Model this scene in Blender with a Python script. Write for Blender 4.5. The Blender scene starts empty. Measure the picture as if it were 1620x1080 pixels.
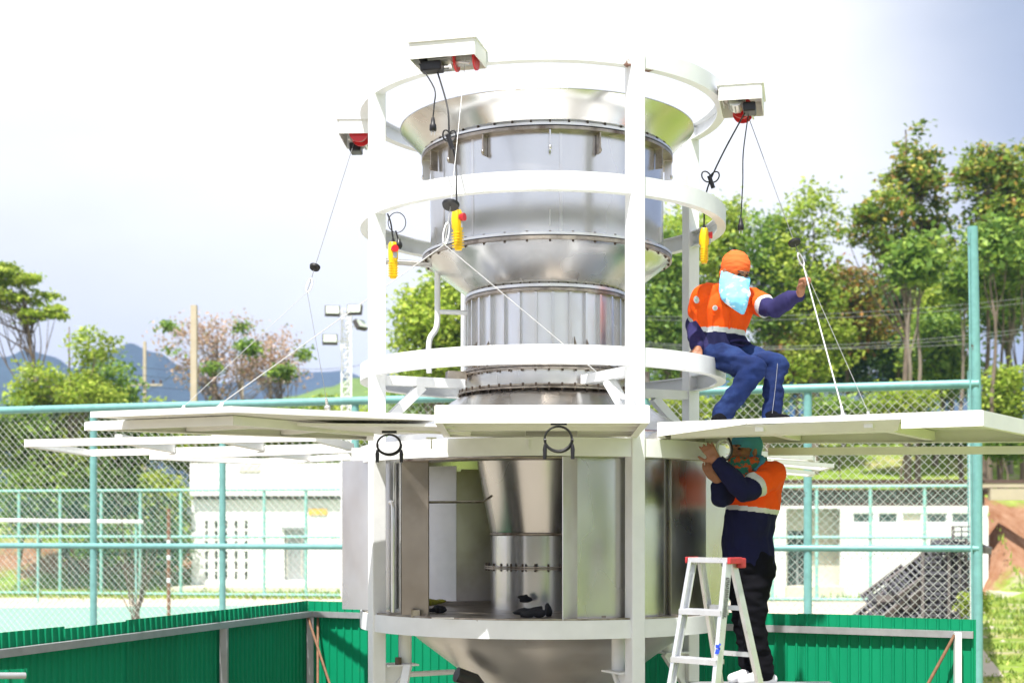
import bpy, math, random
import numpy as np
from math import sin, cos, pi, radians, sqrt, atan2
from mathutils import Vector, Matrix, noise as mn

SC = bpy.context.scene
V = Vector
# ---------------------------------------------------------------- camera
CZ = 2.25                      # eye height above the yard
FPX, HX, HY = 2250.0, 810.0, 840.0   # 50 mm lens on a 36 mm sensor, level, shifted up
cam = bpy.data.objects.new('camera', bpy.data.cameras.new('camera'))
SC.collection.objects.link(cam); SC.camera = cam
cam.location = (0, 0, CZ); cam.rotation_euler = (pi/2, 0, 0)
cam.data.lens = 50; cam.data.sensor_width = 36; cam.data.shift_y = 300/1620
cam.data.clip_start = .1; cam.data.clip_end = 6000
cam.data.dof.use_dof = True; cam.data.dof.focus_distance = 8.8; cam.data.dof.aperture_fstop = 2.6
# ---------------------------------------------------------------- light
SUN_EL, SUN_AZ = 62, 25        # azimuth: degrees to the left of straight behind the camera
sdir = V((-sin(radians(SUN_AZ))*cos(radians(SUN_EL)), -cos(radians(SUN_AZ))*cos(radians(SUN_EL)), sin(radians(SUN_EL))))
sun = bpy.data.objects.new('sun', bpy.data.lights.new('sun', 'SUN'))
SC.collection.objects.link(sun); sun.data.energy = 4.9; sun.data.angle = radians(.55); sun.data.color = (1, .965, .91)
sun.rotation_euler = sdir.to_track_quat('Z', 'Y').to_euler(); sun.location = (-6, -8, 14)
SC.view_settings.view_transform = 'Standard'; SC.view_settings.look = 'None'
SC.view_settings.gamma = 1; SC.view_settings.use_curve_mapping = False
SC.view_settings.exposure = 1.0
SC.render.film_transparent = False
w = bpy.data.worlds.new('World'); SC.world = w; w.use_nodes = True
nt = w.node_tree; nt.nodes.clear(); N = nt.nodes.new; L = nt.links.new
sky = N('ShaderNodeTexSky'); sky.sky_type = 'NISHITA'; sky.sun_disc = False
sky.sun_elevation = radians(SUN_EL); sky.sun_rotation = radians(180+SUN_AZ); sky.air_density = 1.2; sky.dust_density = 1.6
b1 = N('ShaderNodeBackground'); L(sky.outputs[0], b1.inputs[0]); b1.inputs[1].default_value = .09
tc = N('ShaderNodeTexCoord')
mp = N('ShaderNodeMapping'); mp.inputs['Scale'].default_value = (1, 1, 2.6); mp.inputs['Location'].default_value = (.35, .1, .2)
L(tc.outputs['Generated'], mp.inputs[0])
n1 = N('ShaderNodeTexNoise'); n1.inputs['Scale'].default_value = 1.6; n1.inputs['Detail'].default_value = 6; n1.inputs['Roughness'].default_value = .5
L(mp.outputs[0], n1.inputs[0])
# a bank of blue grey rain cloud at upper right, widened out of view to cut fill light, a thinner one stands low on the left
def bank(d, lo, hi):
    vm = N('ShaderNodeVectorMath'); vm.operation = 'DOT_PRODUCT'; L(tc.outputs['Generated'], vm.inputs[0]); vm.inputs[1].default_value = V(d).normalized()
    ad = N('ShaderNodeMath'); ad.operation = 'MULTIPLY_ADD'; L(n1.outputs[0], ad.inputs[0]); ad.inputs[1].default_value = .13; L(vm.outputs['Value'], ad.inputs[2])
    mr = N('ShaderNodeMapRange'); mr.interpolation_type = 'SMOOTHSTEP'; L(ad.outputs[0], mr.inputs[0]); mr.inputs[1].default_value = lo; mr.inputs[2].default_value = hi
    return mr.outputs[0]
bk1 = bank((1, .62, .35), .77, .875)
bk2 = bank((-.28, 1, .125), 1.05, 1.085)
cr = N('ShaderNodeMix'); cr.data_type = 'RGBA'; cr.inputs[6].default_value = (.64, .64, .64, 1); cr.inputs[7].default_value = (.235, .27, .34, 1); L(bk1, cr.inputs[0])
cr2 = N('ShaderNodeMix'); cr2.data_type = 'RGBA'; L(cr.outputs[2], cr2.inputs[6]); cr2.inputs[7].default_value = (.535, .535, .54, 1); L(bk2, cr2.inputs[0])
b2 = N('ShaderNodeBackground'); L(cr2.outputs[2], b2.inputs[0]); b2.inputs[1].default_value = 1.0
# broken cloud layer: overlapping towards the horizon, blue gaps overhead
sp = N('ShaderNodeSeparateXYZ'); L(tc.outputs['Generated'], sp.inputs[0])
zz = N('ShaderNodeMath'); zz.operation = 'ADD'; zz.use_clamp = False; L(sp.outputs['Z'], zz.inputs[0]); zz.inputs[1].default_value = .25
dv = N('ShaderNodeVectorMath'); dv.operation = 'DIVIDE'; L(tc.outputs['Generated'], dv.inputs[0]); L(zz.outputs[0], dv.inputs[1])
n2 = N('ShaderNodeTexNoise'); n2.inputs['Scale'].default_value = 1.3; n2.inputs['Detail'].default_value = 7; n2.inputs['Roughness'].default_value = .55; L(dv.outputs[0], n2.inputs[0])
cov = N('ShaderNodeMath'); cov.operation = 'MULTIPLY_ADD'; L(sp.outputs['Z'], cov.inputs[0]); cov.inputs[1].default_value = -.42; L(n2.outputs[0], cov.inputs[2])
mk = N('ShaderNodeMapRange'); mk.interpolation_type = 'SMOOTHSTEP'; L(cov.outputs[0], mk.inputs[0]); mk.inputs[1].default_value = -.02; mk.inputs[2].default_value = .10
mx = N('ShaderNodeMixShader'); L(mk.outputs[0], mx.inputs[0]); L(b1.outputs[0], mx.inputs[1]); L(b2.outputs[0], mx.inputs[2])
wo = N('ShaderNodeOutputWorld'); L(mx.outputs[0], wo.inputs[0])

# ---------------------------------------------------------------- helpers
def at(x, y, d):
    """world point seen at photo pixel (x, y) when it stands d metres ahead"""
    return V(((x-HX)/FPX*d, d, CZ-(y-HY)/FPX*d))
def atz(x, y, z):
    """world point seen at pixel (x, y) at height z"""
    return at(x, y, (CZ-z)*FPX/(y-HY))
def tag(o, label=None, cat=None, group=None, kind=None):
    if label: o['label'] = label
    if cat: o['category'] = cat
    if group: o['group'] = group
    if kind: o['kind'] = kind
    return o
def link(o): SC.collection.objects.link(o); return o
def empty(name, loc, label, cat, group=None):
    o = link(bpy.data.objects.new(name, None)); o.location = loc; o.empty_display_size = .1
    return tag(o, label, cat, group)
def wloc(o):
    v = V((0, 0, 0))
    while o is not None: v = v + o.location; o = o.parent
    return v
class MB:
    def __init__(s): s.v = []; s.f = []; s.m = []; s.sm = []
    def add(s, vs, fs, mat=0, smooth=False):
        k = len(s.v); s.v.extend(tuple(p) for p in vs)
        for f in fs: s.f.append(tuple(i+k for i in f)); s.m.append(mat); s.sm.append(smooth)
        return s
    def box(s, c, size, R=None, mat=0):
        c = V(c); hx, hy, hz = size[0]/2, size[1]/2, size[2]/2
        vs = [V((x*hx, y*hy, z*hz)) for z in (-1, 1) for y in (-1, 1) for x in (-1, 1)]
        if R is not None: vs = [R @ p for p in vs]
        vs = [p+c for p in vs]
        return s.add(vs, [(0, 2, 3, 1), (4, 5, 7, 6), (0, 1, 5, 4), (2, 6, 7, 3), (0, 4, 6, 2), (1, 3, 7, 5)], mat)
    def beam(s, p, q, w, h, up=(0, 0, 1), mat=0):
        p, q = V(p), V(q); d = (q-p).normalized(); u = V(up)
        sd = d.cross(u)
        if sd.length < 1e-4: sd = d.cross(V((0, 1, 0)))
        sd.normalize(); u = sd.cross(d)
        R = Matrix((sd, d, u)).transposed()
        return s.box((p+q)/2, (w, (q-p).length, h), R, mat)
    def tube(s, pts, r, seg=8, mat=0, cap=True, smooth=True):
        pts = [V(p) for p in pts]; rs = r if isinstance(r, (list, tuple)) else [r]*len(pts)
        vs = []; prev = None
        for i, p in enumerate(pts):
            a = pts[max(i-1, 0)]; b = pts[min(i+1, len(pts)-1)]; t = (b-a).normalized()
            if prev is None:
                u = t.cross(V((0, 0, 1)));
                if u.length < 1e-3: u = t.cross(V((1, 0, 0)))
            else: u = prev - t*prev.dot(t)
            u.normalize(); prev = u; wv = t.cross(u)
            for k in range(seg):
                an = 2*pi*k/seg; vs.append(p+(u*cos(an)+wv*sin(an))*rs[i])
        fs = []
        for i in range(len(pts)-1):
            for k in range(seg):
                k2 = (k+1) % seg; fs.append((i*seg+k, i*seg+k2, (i+1)*seg+k2, (i+1)*seg+k))
        s.add(vs, fs, mat, smooth)
        if cap:
            n = len(pts)
            s.add(vs[:seg][::-1], [tuple(range(seg))], mat); s.add(vs[(n-1)*seg:], [tuple(range(seg))], mat)
        return s
    def lathe(s, prof, c=(0, 0), seg=96, mat=0, smooth=True, a0=0, a1=2*pi, closed=False, wob=0):
        full = abs(a1-a0-2*pi) < 1e-6; n = seg if full else seg+1; vs = []
        for i in range(n):
            a = a0+(a1-a0)*i/seg
            for (r, z) in prof:
                if wob: r = r+wob*mn.noise(V((sin(a)*2.3, cos(a)*2.3, z*1.6)))
                vs.append((c[0]+r*sin(a), c[1]-r*cos(a), z))
        m = len(prof); fs = []
        for i in range(seg):
            j = (i+1) % n
            for k in range(m if closed else m-1):
                k2 = (k+1) % m; fs.append((i*m+k, j*m+k, j*m+k2, i*m+k2))
        s.add(vs, fs, mat, smooth)
        if closed and not full:
            s.add(vs[:m], [tuple(range(m))[::-1]], mat); s.add(vs[(n-1)*m:], [tuple(range(m))], mat)
        return s
    def ell(s, c, rad, R=None, seg=16, mat=0):
        vs = []; fs = []; h = seg//2; c = V(c)
        def P(x, y, z):
            p = V((x*rad[0], y*rad[1], z*rad[2])); return (R @ p if R is not None else p)+c
        vs.append(P(0, 0, -1))
        for i in range(1, h):
            t = -pi/2+pi*i/h
            for k in range(seg): a = 2*pi*k/seg; vs.append(P(cos(t)*cos(a), cos(t)*sin(a), sin(t)))
        vs.append(P(0, 0, 1)); top = len(vs)-1
        for k in range(seg):
            k2 = (k+1) % seg; fs.append((0, 1+k2, 1+k)); fs.append((top, top-seg+k, top-seg+k2))
        for i in range(h-2):
            for k in range(seg): k2 = (k+1) % seg; a = 1+i*seg; fs.append((a+k, a+k2, a+seg+k2, a+seg+k))
        return s.add(vs, fs, mat, True)
    def caps(s, p, q, r1, r2, seg=14, mat=0):
        """tapered capsule"""
        p, q = V(p), V(q); d = (q-p).normalized(); pts = []; rs = []
        for t in (1.55, 1.2, .8, .4): pts.append(p-d*r1*sin(t)); rs.append(max(r1*cos(t), .0004))
        pts.append(p); rs.append(r1); pts.append(q); rs.append(r2)
        for t in (.4, .8, 1.2, 1.55): pts.append(q+d*r2*sin(t)); rs.append(max(r2*cos(t), .0004))
        return s.tube(pts, rs, seg, mat)
    def chain(s, pts, rs, seg=14, mat=0):
        for i in range(len(pts)-1): s.caps(pts[i], pts[i+1], rs[i], rs[i+1], seg, mat)
        return s
    def loft(s, secs, seg=24, mat=0):
        """sections (centre, x half-axis vector, y half-axis vector)"""
        vs = []
        for c, ax, ay in secs:
            for k in range(seg):
                a = 2*pi*k/seg; ca, sa = cos(a), sin(a)
                ca = math.copysign(abs(ca)**.86, ca); sa = math.copysign(abs(sa)**.86, sa)
                vs.append(V(c)+V(ax)*ca+V(ay)*sa)
        fs = [(i*seg+k, i*seg+(k+1) % seg, (i+1)*seg+(k+1) % seg, (i+1)*seg+k) for i in range(len(secs)-1) for k in range(seg)]
        s.add(vs, fs, mat, True)
        s.add(vs[:seg], [tuple(range(seg))[::-1]], mat); s.add(vs[-seg:], [tuple(range(seg))], mat)
        return s
    def prism(s, poly, z0, z1, mat=0):
        n = len(poly); vs = [(p[0], p[1], z0) for p in poly]+[(p[0], p[1], z1) for p in poly]
        fs = [tuple(range(n))[::-1], tuple(range(n, 2*n))]+[(i, (i+1) % n, n+(i+1) % n, n+i) for i in range(n)]
        return s.add(vs, fs, mat)
    def mesh(s, name, mats, off=V((0, 0, 0))):
        me = bpy.data.meshes.new(name)
        me.from_pydata([(v[0]-off[0], v[1]-off[1], v[2]-off[2]) for v in s.v], [], s.f)
        for m in (mats if isinstance(mats, (list, tuple)) else [mats]): me.materials.append(m)
        me.polygons.foreach_set('material_index', s.m); me.polygons.foreach_set('use_smooth', s.sm); me.update()
        return me
    def build(s, name, mats, parent=None, origin=None, bev=0, **kw):
        po = wloc(parent) if parent is not None else V((0, 0, 0))
        og = V(origin) if origin is not None else (po if parent is not None else V((0, 0, 0)))
        o = link(bpy.data.objects.new(name, s.mesh(name, mats, og)))
        if parent is not None: o.parent = parent
        o.location = og-po
        if bev:
            b = o.modifiers.new('bevel', 'BEVEL'); b.width = bev; b.segments = 2; b.limit_method = 'ANGLE'; b.angle_limit = radians(40)
        if kw: tag(o, **kw)
        return o
def inst(src, loc, rotz=0, name=None, parent=None):
    o = src.copy(); link(o); o.name = name or src.name.split('.')[0]
    if parent is not None: o.parent = parent; o.location = V(loc)-wloc(parent)
    else: o.location = loc
    o.rotation_euler = (0, 0, rotz); return o
def sag(p, q, s=.1, n=10):
    p, q = V(p), V(q); return [p.lerp(q, i/n)-V((0, 0, s*4*(i/n)*(1-i/n))) for i in range(n+1)]
def spline(pts, n=6):
    pts = [V(p) for p in pts]; P = [pts[0]]+pts+[pts[-1]]; out = []
    for i in range(1, len(P)-2):
        for k in range(n):
            t = k/n; a, b, c, d = P[i-1], P[i], P[i+1], P[i+2]
            out.append(.5*((2*b)+(-a+c)*t+(2*a-5*b+4*c-d)*t*t+(-a+3*b-3*c+d)*t**3))
    out.append(pts[-1]); return out

# ---------------------------------------------------------------- materials
def newmat(name):
    m = bpy.data.materials.new(name); m.use_nodes = True
    t = m.node_tree; b = t.nodes['Principled BSDF']; return m, t, b
def mat(name, col, rough=.6, metal=0, var=.12, scale=6, bump=.0, bscale=40, col2=None, mask=(.45, .6), stretch=(1, 1, 1), rvar=.08, spec=.5, det=7):
    m, t, b = newmat(name); N = t.nodes.new; L = t.links.new
    b.inputs['Metallic'].default_value = metal; b.inputs['Specular IOR Level'].default_value = spec
    tc = N('ShaderNodeTexCoord'); mp = N('ShaderNodeMapping'); mp.inputs['Scale'].default_value = stretch; L(tc.outputs['Object'], mp.inputs[0])
    n = N('ShaderNodeTexNoise'); n.inputs['Scale'].default_value = scale; n.inputs['Detail'].default_value = det; n.inputs['Roughness'].default_value = .62; L(mp.outputs[0], n.inputs[0])
    r = N('ShaderNodeMapRange'); L(n.outputs[0], r.inputs[0]); r.inputs[1].default_value = .3; r.inputs[2].default_value = .7
    a = N('ShaderNodeMix'); a.data_type = 'RGBA'; L(r.outputs[0], a.inputs[0])
    a.inputs[6].default_value = (*[c*(1-var) for c in col], 1); a.inputs[7].default_value = (*[min(c*(1+var), 1) for c in col], 1); out = a.outputs[2]
    if col2:
        n2 = N('ShaderNodeTexNoise'); n2.inputs['Scale'].default_value = scale*.45; n2.inputs['Detail'].default_value = det+2; n2.inputs['Roughness'].default_value = .62; L(mp.outputs[0], n2.inputs[0])
        r2 = N('ShaderNodeMapRange'); L(n2.outputs[0], r2.inputs[0]); r2.inputs[1].default_value, r2.inputs[2].default_value = mask
        a2 = N('ShaderNodeMix'); a2.data_type = 'RGBA'; L(r2.outputs[0], a2.inputs[0]); L(out, a2.inputs[6]); a2.inputs[7].default_value = (*col2, 1); out = a2.outputs[2]
    L(out, b.inputs['Base Color'])
    rr = N('ShaderNodeMapRange'); L(n.outputs[0], rr.inputs[0]); rr.inputs[1].default_value = .3; rr.inputs[2].default_value = .7
    rr.inputs[3].default_value = max(rough-rvar, .02); rr.inputs[4].default_value = min(rough+rvar, 1); L(rr.outputs[0], b.inputs['Roughness'])
    if bump:
        n3 = N('ShaderNodeTexNoise'); n3.inputs['Scale'].default_value = bscale; n3.inputs['Detail'].default_value = min(det, 4); L(mp.outputs[0], n3.inputs[0])
        bp = N('ShaderNodeBump'); bp.inputs['Strength'].default_value = 1; bp.inputs['Distance'].default_value = bump; L(n3.outputs[0], bp.inputs['Height']); L(bp.outputs[0], b.inputs['Normal'])
    return m
M = {}
M['white'] = mat('white_paint', (.74, .755, .765), .42, var=.06, scale=5, col2=(.22, .11, .08), mask=(.675, .69), bump=.0006, bscale=25)
M['white2'] = mat('panel_paint', (.76, .755, .73), .45, var=.06, scale=4, col2=(.25, .17, .12), mask=(.69, .71), bump=.0005, bscale=18)
M['steel'] = mat('stainless_sheet', (.65, .645, .635), .25, 1, var=.10, scale=2.0, bump=.0007, bscale=1.9, col2=(.46, .42, .38), mask=(.52, .8), rvar=.06, det=2.2, stretch=(1, 1, .5))
M['steel_flat'] = mat('stainless_plate', (.73, .72, .71), .31, 1, var=.12, scale=2.6, bump=.0005, bscale=2.4, col2=(.46, .39, .33), mask=(.5, .78), rvar=.08, det=2.5, stretch=(1, 1, .5))
M['steel_dark'] = mat('weld_flange', (.40, .35, .30), .42, 1, var=.3, scale=14, bump=.001, bscale=40, col2=(.12, .08, .06), mask=(.5, .7))
M['steel_bright'] = mat('flange_steel', (.78, .77, .75), .36, 1, var=.1, scale=8)
M['bolt'] = mat('bolt_steel', (.13, .10, .08), .5, 1, var=.3, scale=30)
M['gasket'] = mat('black_gasket', (.015, .015, .016), .6, var=.1)
M['rope'] = mat('steel_rope', (.42, .42, .42), .4, .3, var=.15, scale=60)
M['black'] = mat('black_rubber', (.005, .005, .006), .5, var=.2, scale=20)
M['blackbox'] = mat('black_plastic', (.007, .006, .008), .4, var=.15, scale=10)
M['red'] = mat('red_paint', (.55, .012, .015), .35, var=.15, scale=10)
M['yellow'] = mat('yellow_plastic', (.80, .50, .0), .45, var=.05, scale=12)
M['grey'] = mat('galvanised', (.38, .385, .40), .42, .5, var=.12, scale=9)
M['rustrod'] = mat('rusty_rod', (.20, .10, .055), .75, var=.3, scale=20)
M['teal'] = mat('teal_paint', (.145, .335, .32), .45, var=.14, scale=9, col2=(.10, .07, .05), mask=(.66, .70), bump=.0005)
M['teal2'] = mat('pale_teal_paint', (.22, .46, .40), .5, var=.12, scale=6)
M['mesh'] = mat('fence_wire', (.50, .52, .48), .5, .25, var=.12, scale=3)
M['gsheet'] = mat('green_sheet', (.0, .215, .098), .55, var=.10, scale=1.6, stretch=(1, 1, .25), col2=(.01, .25, .12), mask=(.55, .8), spec=.22)
def vary(m, amt):
    t = m.node_tree; N = t.nodes.new; L = t.links.new; b = t.nodes['Principled BSDF']; s = b.inputs['Base Color'].links[0].from_socket
    oi = N('ShaderNodeObjectInfo'); mr = N('ShaderNodeMapRange'); L(oi.outputs['Random'], mr.inputs[0]); mr.inputs[3].default_value = 1-amt; mr.inputs[4].default_value = 1+amt
    h = N('ShaderNodeHueSaturation'); L(s, h.inputs['Color']); L(mr.outputs[0], h.inputs['Value'])
    # dried mud splashed up the foot
    tc = N('ShaderNodeTexCoord'); sp = N('ShaderNodeSeparateXYZ'); L(tc.outputs['Object'], sp.inputs[0]); n = N('ShaderNodeTexNoise'); n.inputs['Scale'].default_value = 9; n.inputs['Detail'].default_value = 8; L(tc.outputs['Object'], n.inputs[0])
    ad = N('ShaderNodeMath'); ad.operation = 'MULTIPLY_ADD'; L(n.outputs[0], ad.inputs[0]); ad.inputs[1].default_value = 2.2; L(sp.outputs['Z'], ad.inputs[2])
    r2 = N('ShaderNodeMapRange'); L(ad.outputs[0], r2.inputs[0]); r2.inputs[1].default_value = 1.15; r2.inputs[2].default_value = 1.75; r2.inputs[3].default_value = .45; r2.inputs[4].default_value = 0
    x = N('ShaderNodeMix'); x.data_type = 'RGBA'; L(r2.outputs[0], x.inputs[0]); L(h.outputs[0], x.inputs[6]); x.inputs[7].default_value = (.18, .16, .11, 1); L(x.outputs[2], b.inputs['Base Color'])
vary(M['gsheet'], .10)
M['alu'] = mat('aluminium', (.74, .75, .77), .34, .75, var=.09, scale=9, bump=.0004, bscale=30, rvar=.1)
M['redcap'] = mat('red_plastic_cap', (.42, .03, .035), .5, var=.15, scale=30)
M['blue_ink'] = mat('blue_mark', (.01, .05, .5), .5)
M['orange'] = mat('orange_cloth', (.78, .085, .004), .8, var=.10, scale=9, bump=.002, bscale=60, spec=.2)
M['hood'] = mat('orange_hood_cloth', (.78, .13, .03), .85, var=.08, scale=9, bump=.003, bscale=34, stretch=(.5, .5, 2.4), spec=.2)
M['navy'] = mat('navy_cloth', (.008, .009, .038), .85, var=.22, scale=9, bump=.002, bscale=60, spec=.15)
M['navy_sleeve'] = mat('worn_navy_cloth', (.024, .021, .080), .85, var=.2, scale=9, bump=.002, bscale=60, spec=.15)
M['denim'] = mat('denim', (.008, .018, .075), .85, var=.35, scale=8, bump=.002, bscale=70, col2=(.03, .06, .17), mask=(.5, .75), spec=.15)
M['blackcloth'] = mat('black_cloth', (.004, .004, .006), .9, var=.2, scale=9, bump=.002, bscale=50, spec=.1)
M['silver'] = mat('reflective_tape', (.52, .54, .55), .45, .15, var=.08, scale=30)
M['mask'] = mat('pale_blue_cloth', (.20, .52, .74), .85, var=.12, scale=14, col2=(.72, .80, .84), mask=(.54, .60), bump=.003, bscale=30, stretch=(1, 1, 2), spec=.15)
M['cap'] = mat('blue_cloth', (.07, .27, .42), .85, var=.12, scale=9, bump=.002, bscale=40, spec=.15)
M['scarf'] = mat('orange_patterned_cloth', (.50, .09, .02), .85, var=.1, scale=60, col2=(.03, .17, .12), mask=(.47, .50), bump=.002, bscale=40, spec=.15)
M['skin'] = mat('skin', (.27, .115, .06), .55, var=.1, scale=20, bump=.0008, bscale=120)
M['eye'] = mat('eye', (.02, .012, .01), .2)
M['shoe'] = mat('white_shoe', (.62, .62, .64), .6, var=.1, scale=30)
M['rag'] = mat('black_rag', (.01, .01, .014), .8, var=.3, scale=20)
M['glove'] = mat('yellow_green_cloth', (.28, .27, .03), .85, var=.35, scale=25)
M['concrete'] = mat('concrete', (.42, .36, .28), .9, var=.1, scale=3, bump=.004, bscale=20)
M['wall'] = mat('white_wall', (.78, .775, .75), .8, var=.03, scale=1.2, col2=(.6, .58, .52), mask=(.62, .85), bump=.002, bscale=15)
M['cream'] = mat('cream_wall', (.66, .60, .48), .8, var=.05, scale=1.2, bump=.002, bscale=15)
M['brown'] = mat('brown_timber', (.085, .05, .04), .7, var=.2, scale=3)
M['beam'] = mat('cream_beam', (.42, .36, .26), .75, var=.1, scale=1.4)
M['steel_lit'] = mat('lit_stainless', (.80, .78, .76), .36, 1, var=.1, scale=2, bump=.0006, bscale=2, col2=(.62, .55, .48), mask=(.5, .8), det=2.2)  # steel made paler: reflected sunlit ground put into the hopper colour
M['steel_shaded'] = mat('shaded_steel', (.36, .32, .28), .36, 1, var=.15, scale=2.5, col2=(.2, .17, .14), mask=(.5, .75), det=3)  # steel darkened: shade of the chamber and left jamb put into the colour
M['lit_plate'] = mat('lit_steel_plate', (.80, .79, .82), .38, .35, var=.12, scale=3, det=3)  # whitened colour stands in for light falling on the inner sheet
M['wire'] = mat('thin_wire', (.14, .14, .14), .5, .3)
M['wire_dark'] = mat('line_insulation', (.16, .17, .17), .6)
M['glass'] = mat('window_glass', (.10, .11, .10), .12, var=.2, scale=2, spec=.8)
M['dark'] = mat('dark_interior', (.05, .045, .042), .8, var=.2, scale=3)
M['grate'] = mat('charcoal_plastic', (.085, .085, .10), .6, var=.15, scale=14)
M['grate_top'] = mat('weathered_plastic', (.13, .115, .11), .75, var=.2, scale=9)
M['rtile'] = mat('red_roof_sheet', (.42, .07, .06), .6, var=.15, scale=2)
M['bark'] = mat('bark', (.15, .115, .085), .9, var=.3, scale=8, bump=.01, bscale=12, stretch=(1, 1, .3))
M['bark2'] = mat('pale_bark', (.19, .155, .12), .9, var=.25, scale=6, bump=.01, bscale=12, stretch=(1, 1, .3))
M['lens'] = mat('lamp_glass', (.50, .56, .46), .2, var=.05)
M['mastpaint'] = mat('mast_paint', (.76, .76, .76), .5, var=.04)
M['yplaque'] = mat('yellow_plaque', (.70, .42, .08), .5, var=.08, scale=9)
M['bluewall'] = mat('blue_sheeting', (.07, .16, .36), .6, var=.12, scale=.6)
def leafmat(name, stops, trans=.45):
    m, t, b = newmat(name); N = t.nodes.new; L = t.links.new; t.nodes.remove(b)
    g = N('ShaderNodeNewGeometry'); cr = N('ShaderNodeValToRGB'); L(g.outputs['Random Per Island'], cr.inputs[0])
    e = cr.color_ramp; e.interpolation = 'LINEAR'
    while len(e.elements) < len(stops): e.elements.new(.5)
    for i, (p, c) in enumerate(stops): e.elements[i].position = p; e.elements[i].color = (*c, 1)
    tc = N('ShaderNodeTexCoord'); n = N('ShaderNodeTexNoise'); n.inputs['Scale'].default_value = .45; n.inputs['Detail'].default_value = 3; L(tc.outputs['Object'], n.inputs[0])
    hs = N('ShaderNodeHueSaturation'); mr = N('ShaderNodeMapRange'); L(n.outputs[0], mr.inputs[0]); mr.inputs[1].default_value = .3; mr.inputs[2].default_value = .7; mr.inputs[3].default_value = .7; mr.inputs[4].default_value = 1.35
    L(mr.outputs[0], hs.inputs['Value']); L(cr.outputs[0], hs.inputs['Color'])
    d = N('ShaderNodeBsdfPrincipled'); d.inputs['Roughness'].default_value = .5; d.inputs['Specular IOR Level'].default_value = .35; L(hs.outputs[0], d.inputs['Base Color'])
    tr = N('ShaderNodeBsdfTranslucent'); L(hs.outputs[0], tr.inputs[0]); ms = N('ShaderNodeMixShader'); ms.inputs[0].default_value = trans
    L(d.outputs[0], ms.inputs[1]); L(tr.outputs[0], ms.inputs[2]); L(ms.outputs[0], t.nodes['Material Output'].inputs[0]); return m
M['teak'] = leafmat('teak_leaf', [(0, (.09, .16, .03)), (.45, (.20, .30, .045)), (.72, (.36, .44, .07)), (.88, (.50, .42, .09)), (1, (.40, .19, .07))])
M['leaf'] = leafmat('green_leaf', [(0, (.07, .14, .03)), (.5, (.17, .29, .05)), (1, (.36, .48, .09))])
M['leaf_y'] = leafmat('yellow_green_leaf', [(0, (.16, .25, .03)), (.5, (.32, .43, .055)), (1, (.52, .58, .10))])
M['leaf_p'] = leafmat('pinkish_brown_leaf', [(0, (.34, .22, .15)), (.5, (.50, .36, .27)), (.85, (.60, .42, .32)), (1, (.24, .30, .08))])
M['leaf_o'] = leafmat('orange_brown_leaf', [(0, (.10, .15, .025)), (.4, (.20, .25, .04)), (.7, (.36, .24, .06)), (1, (.40, .17, .05))])
M['leaf_d'] = leafmat('dark_green_leaf', [(0, (.032, .078, .02)), (.6, (.085, .17, .035)), (1, (.20, .31, .06))])
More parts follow.
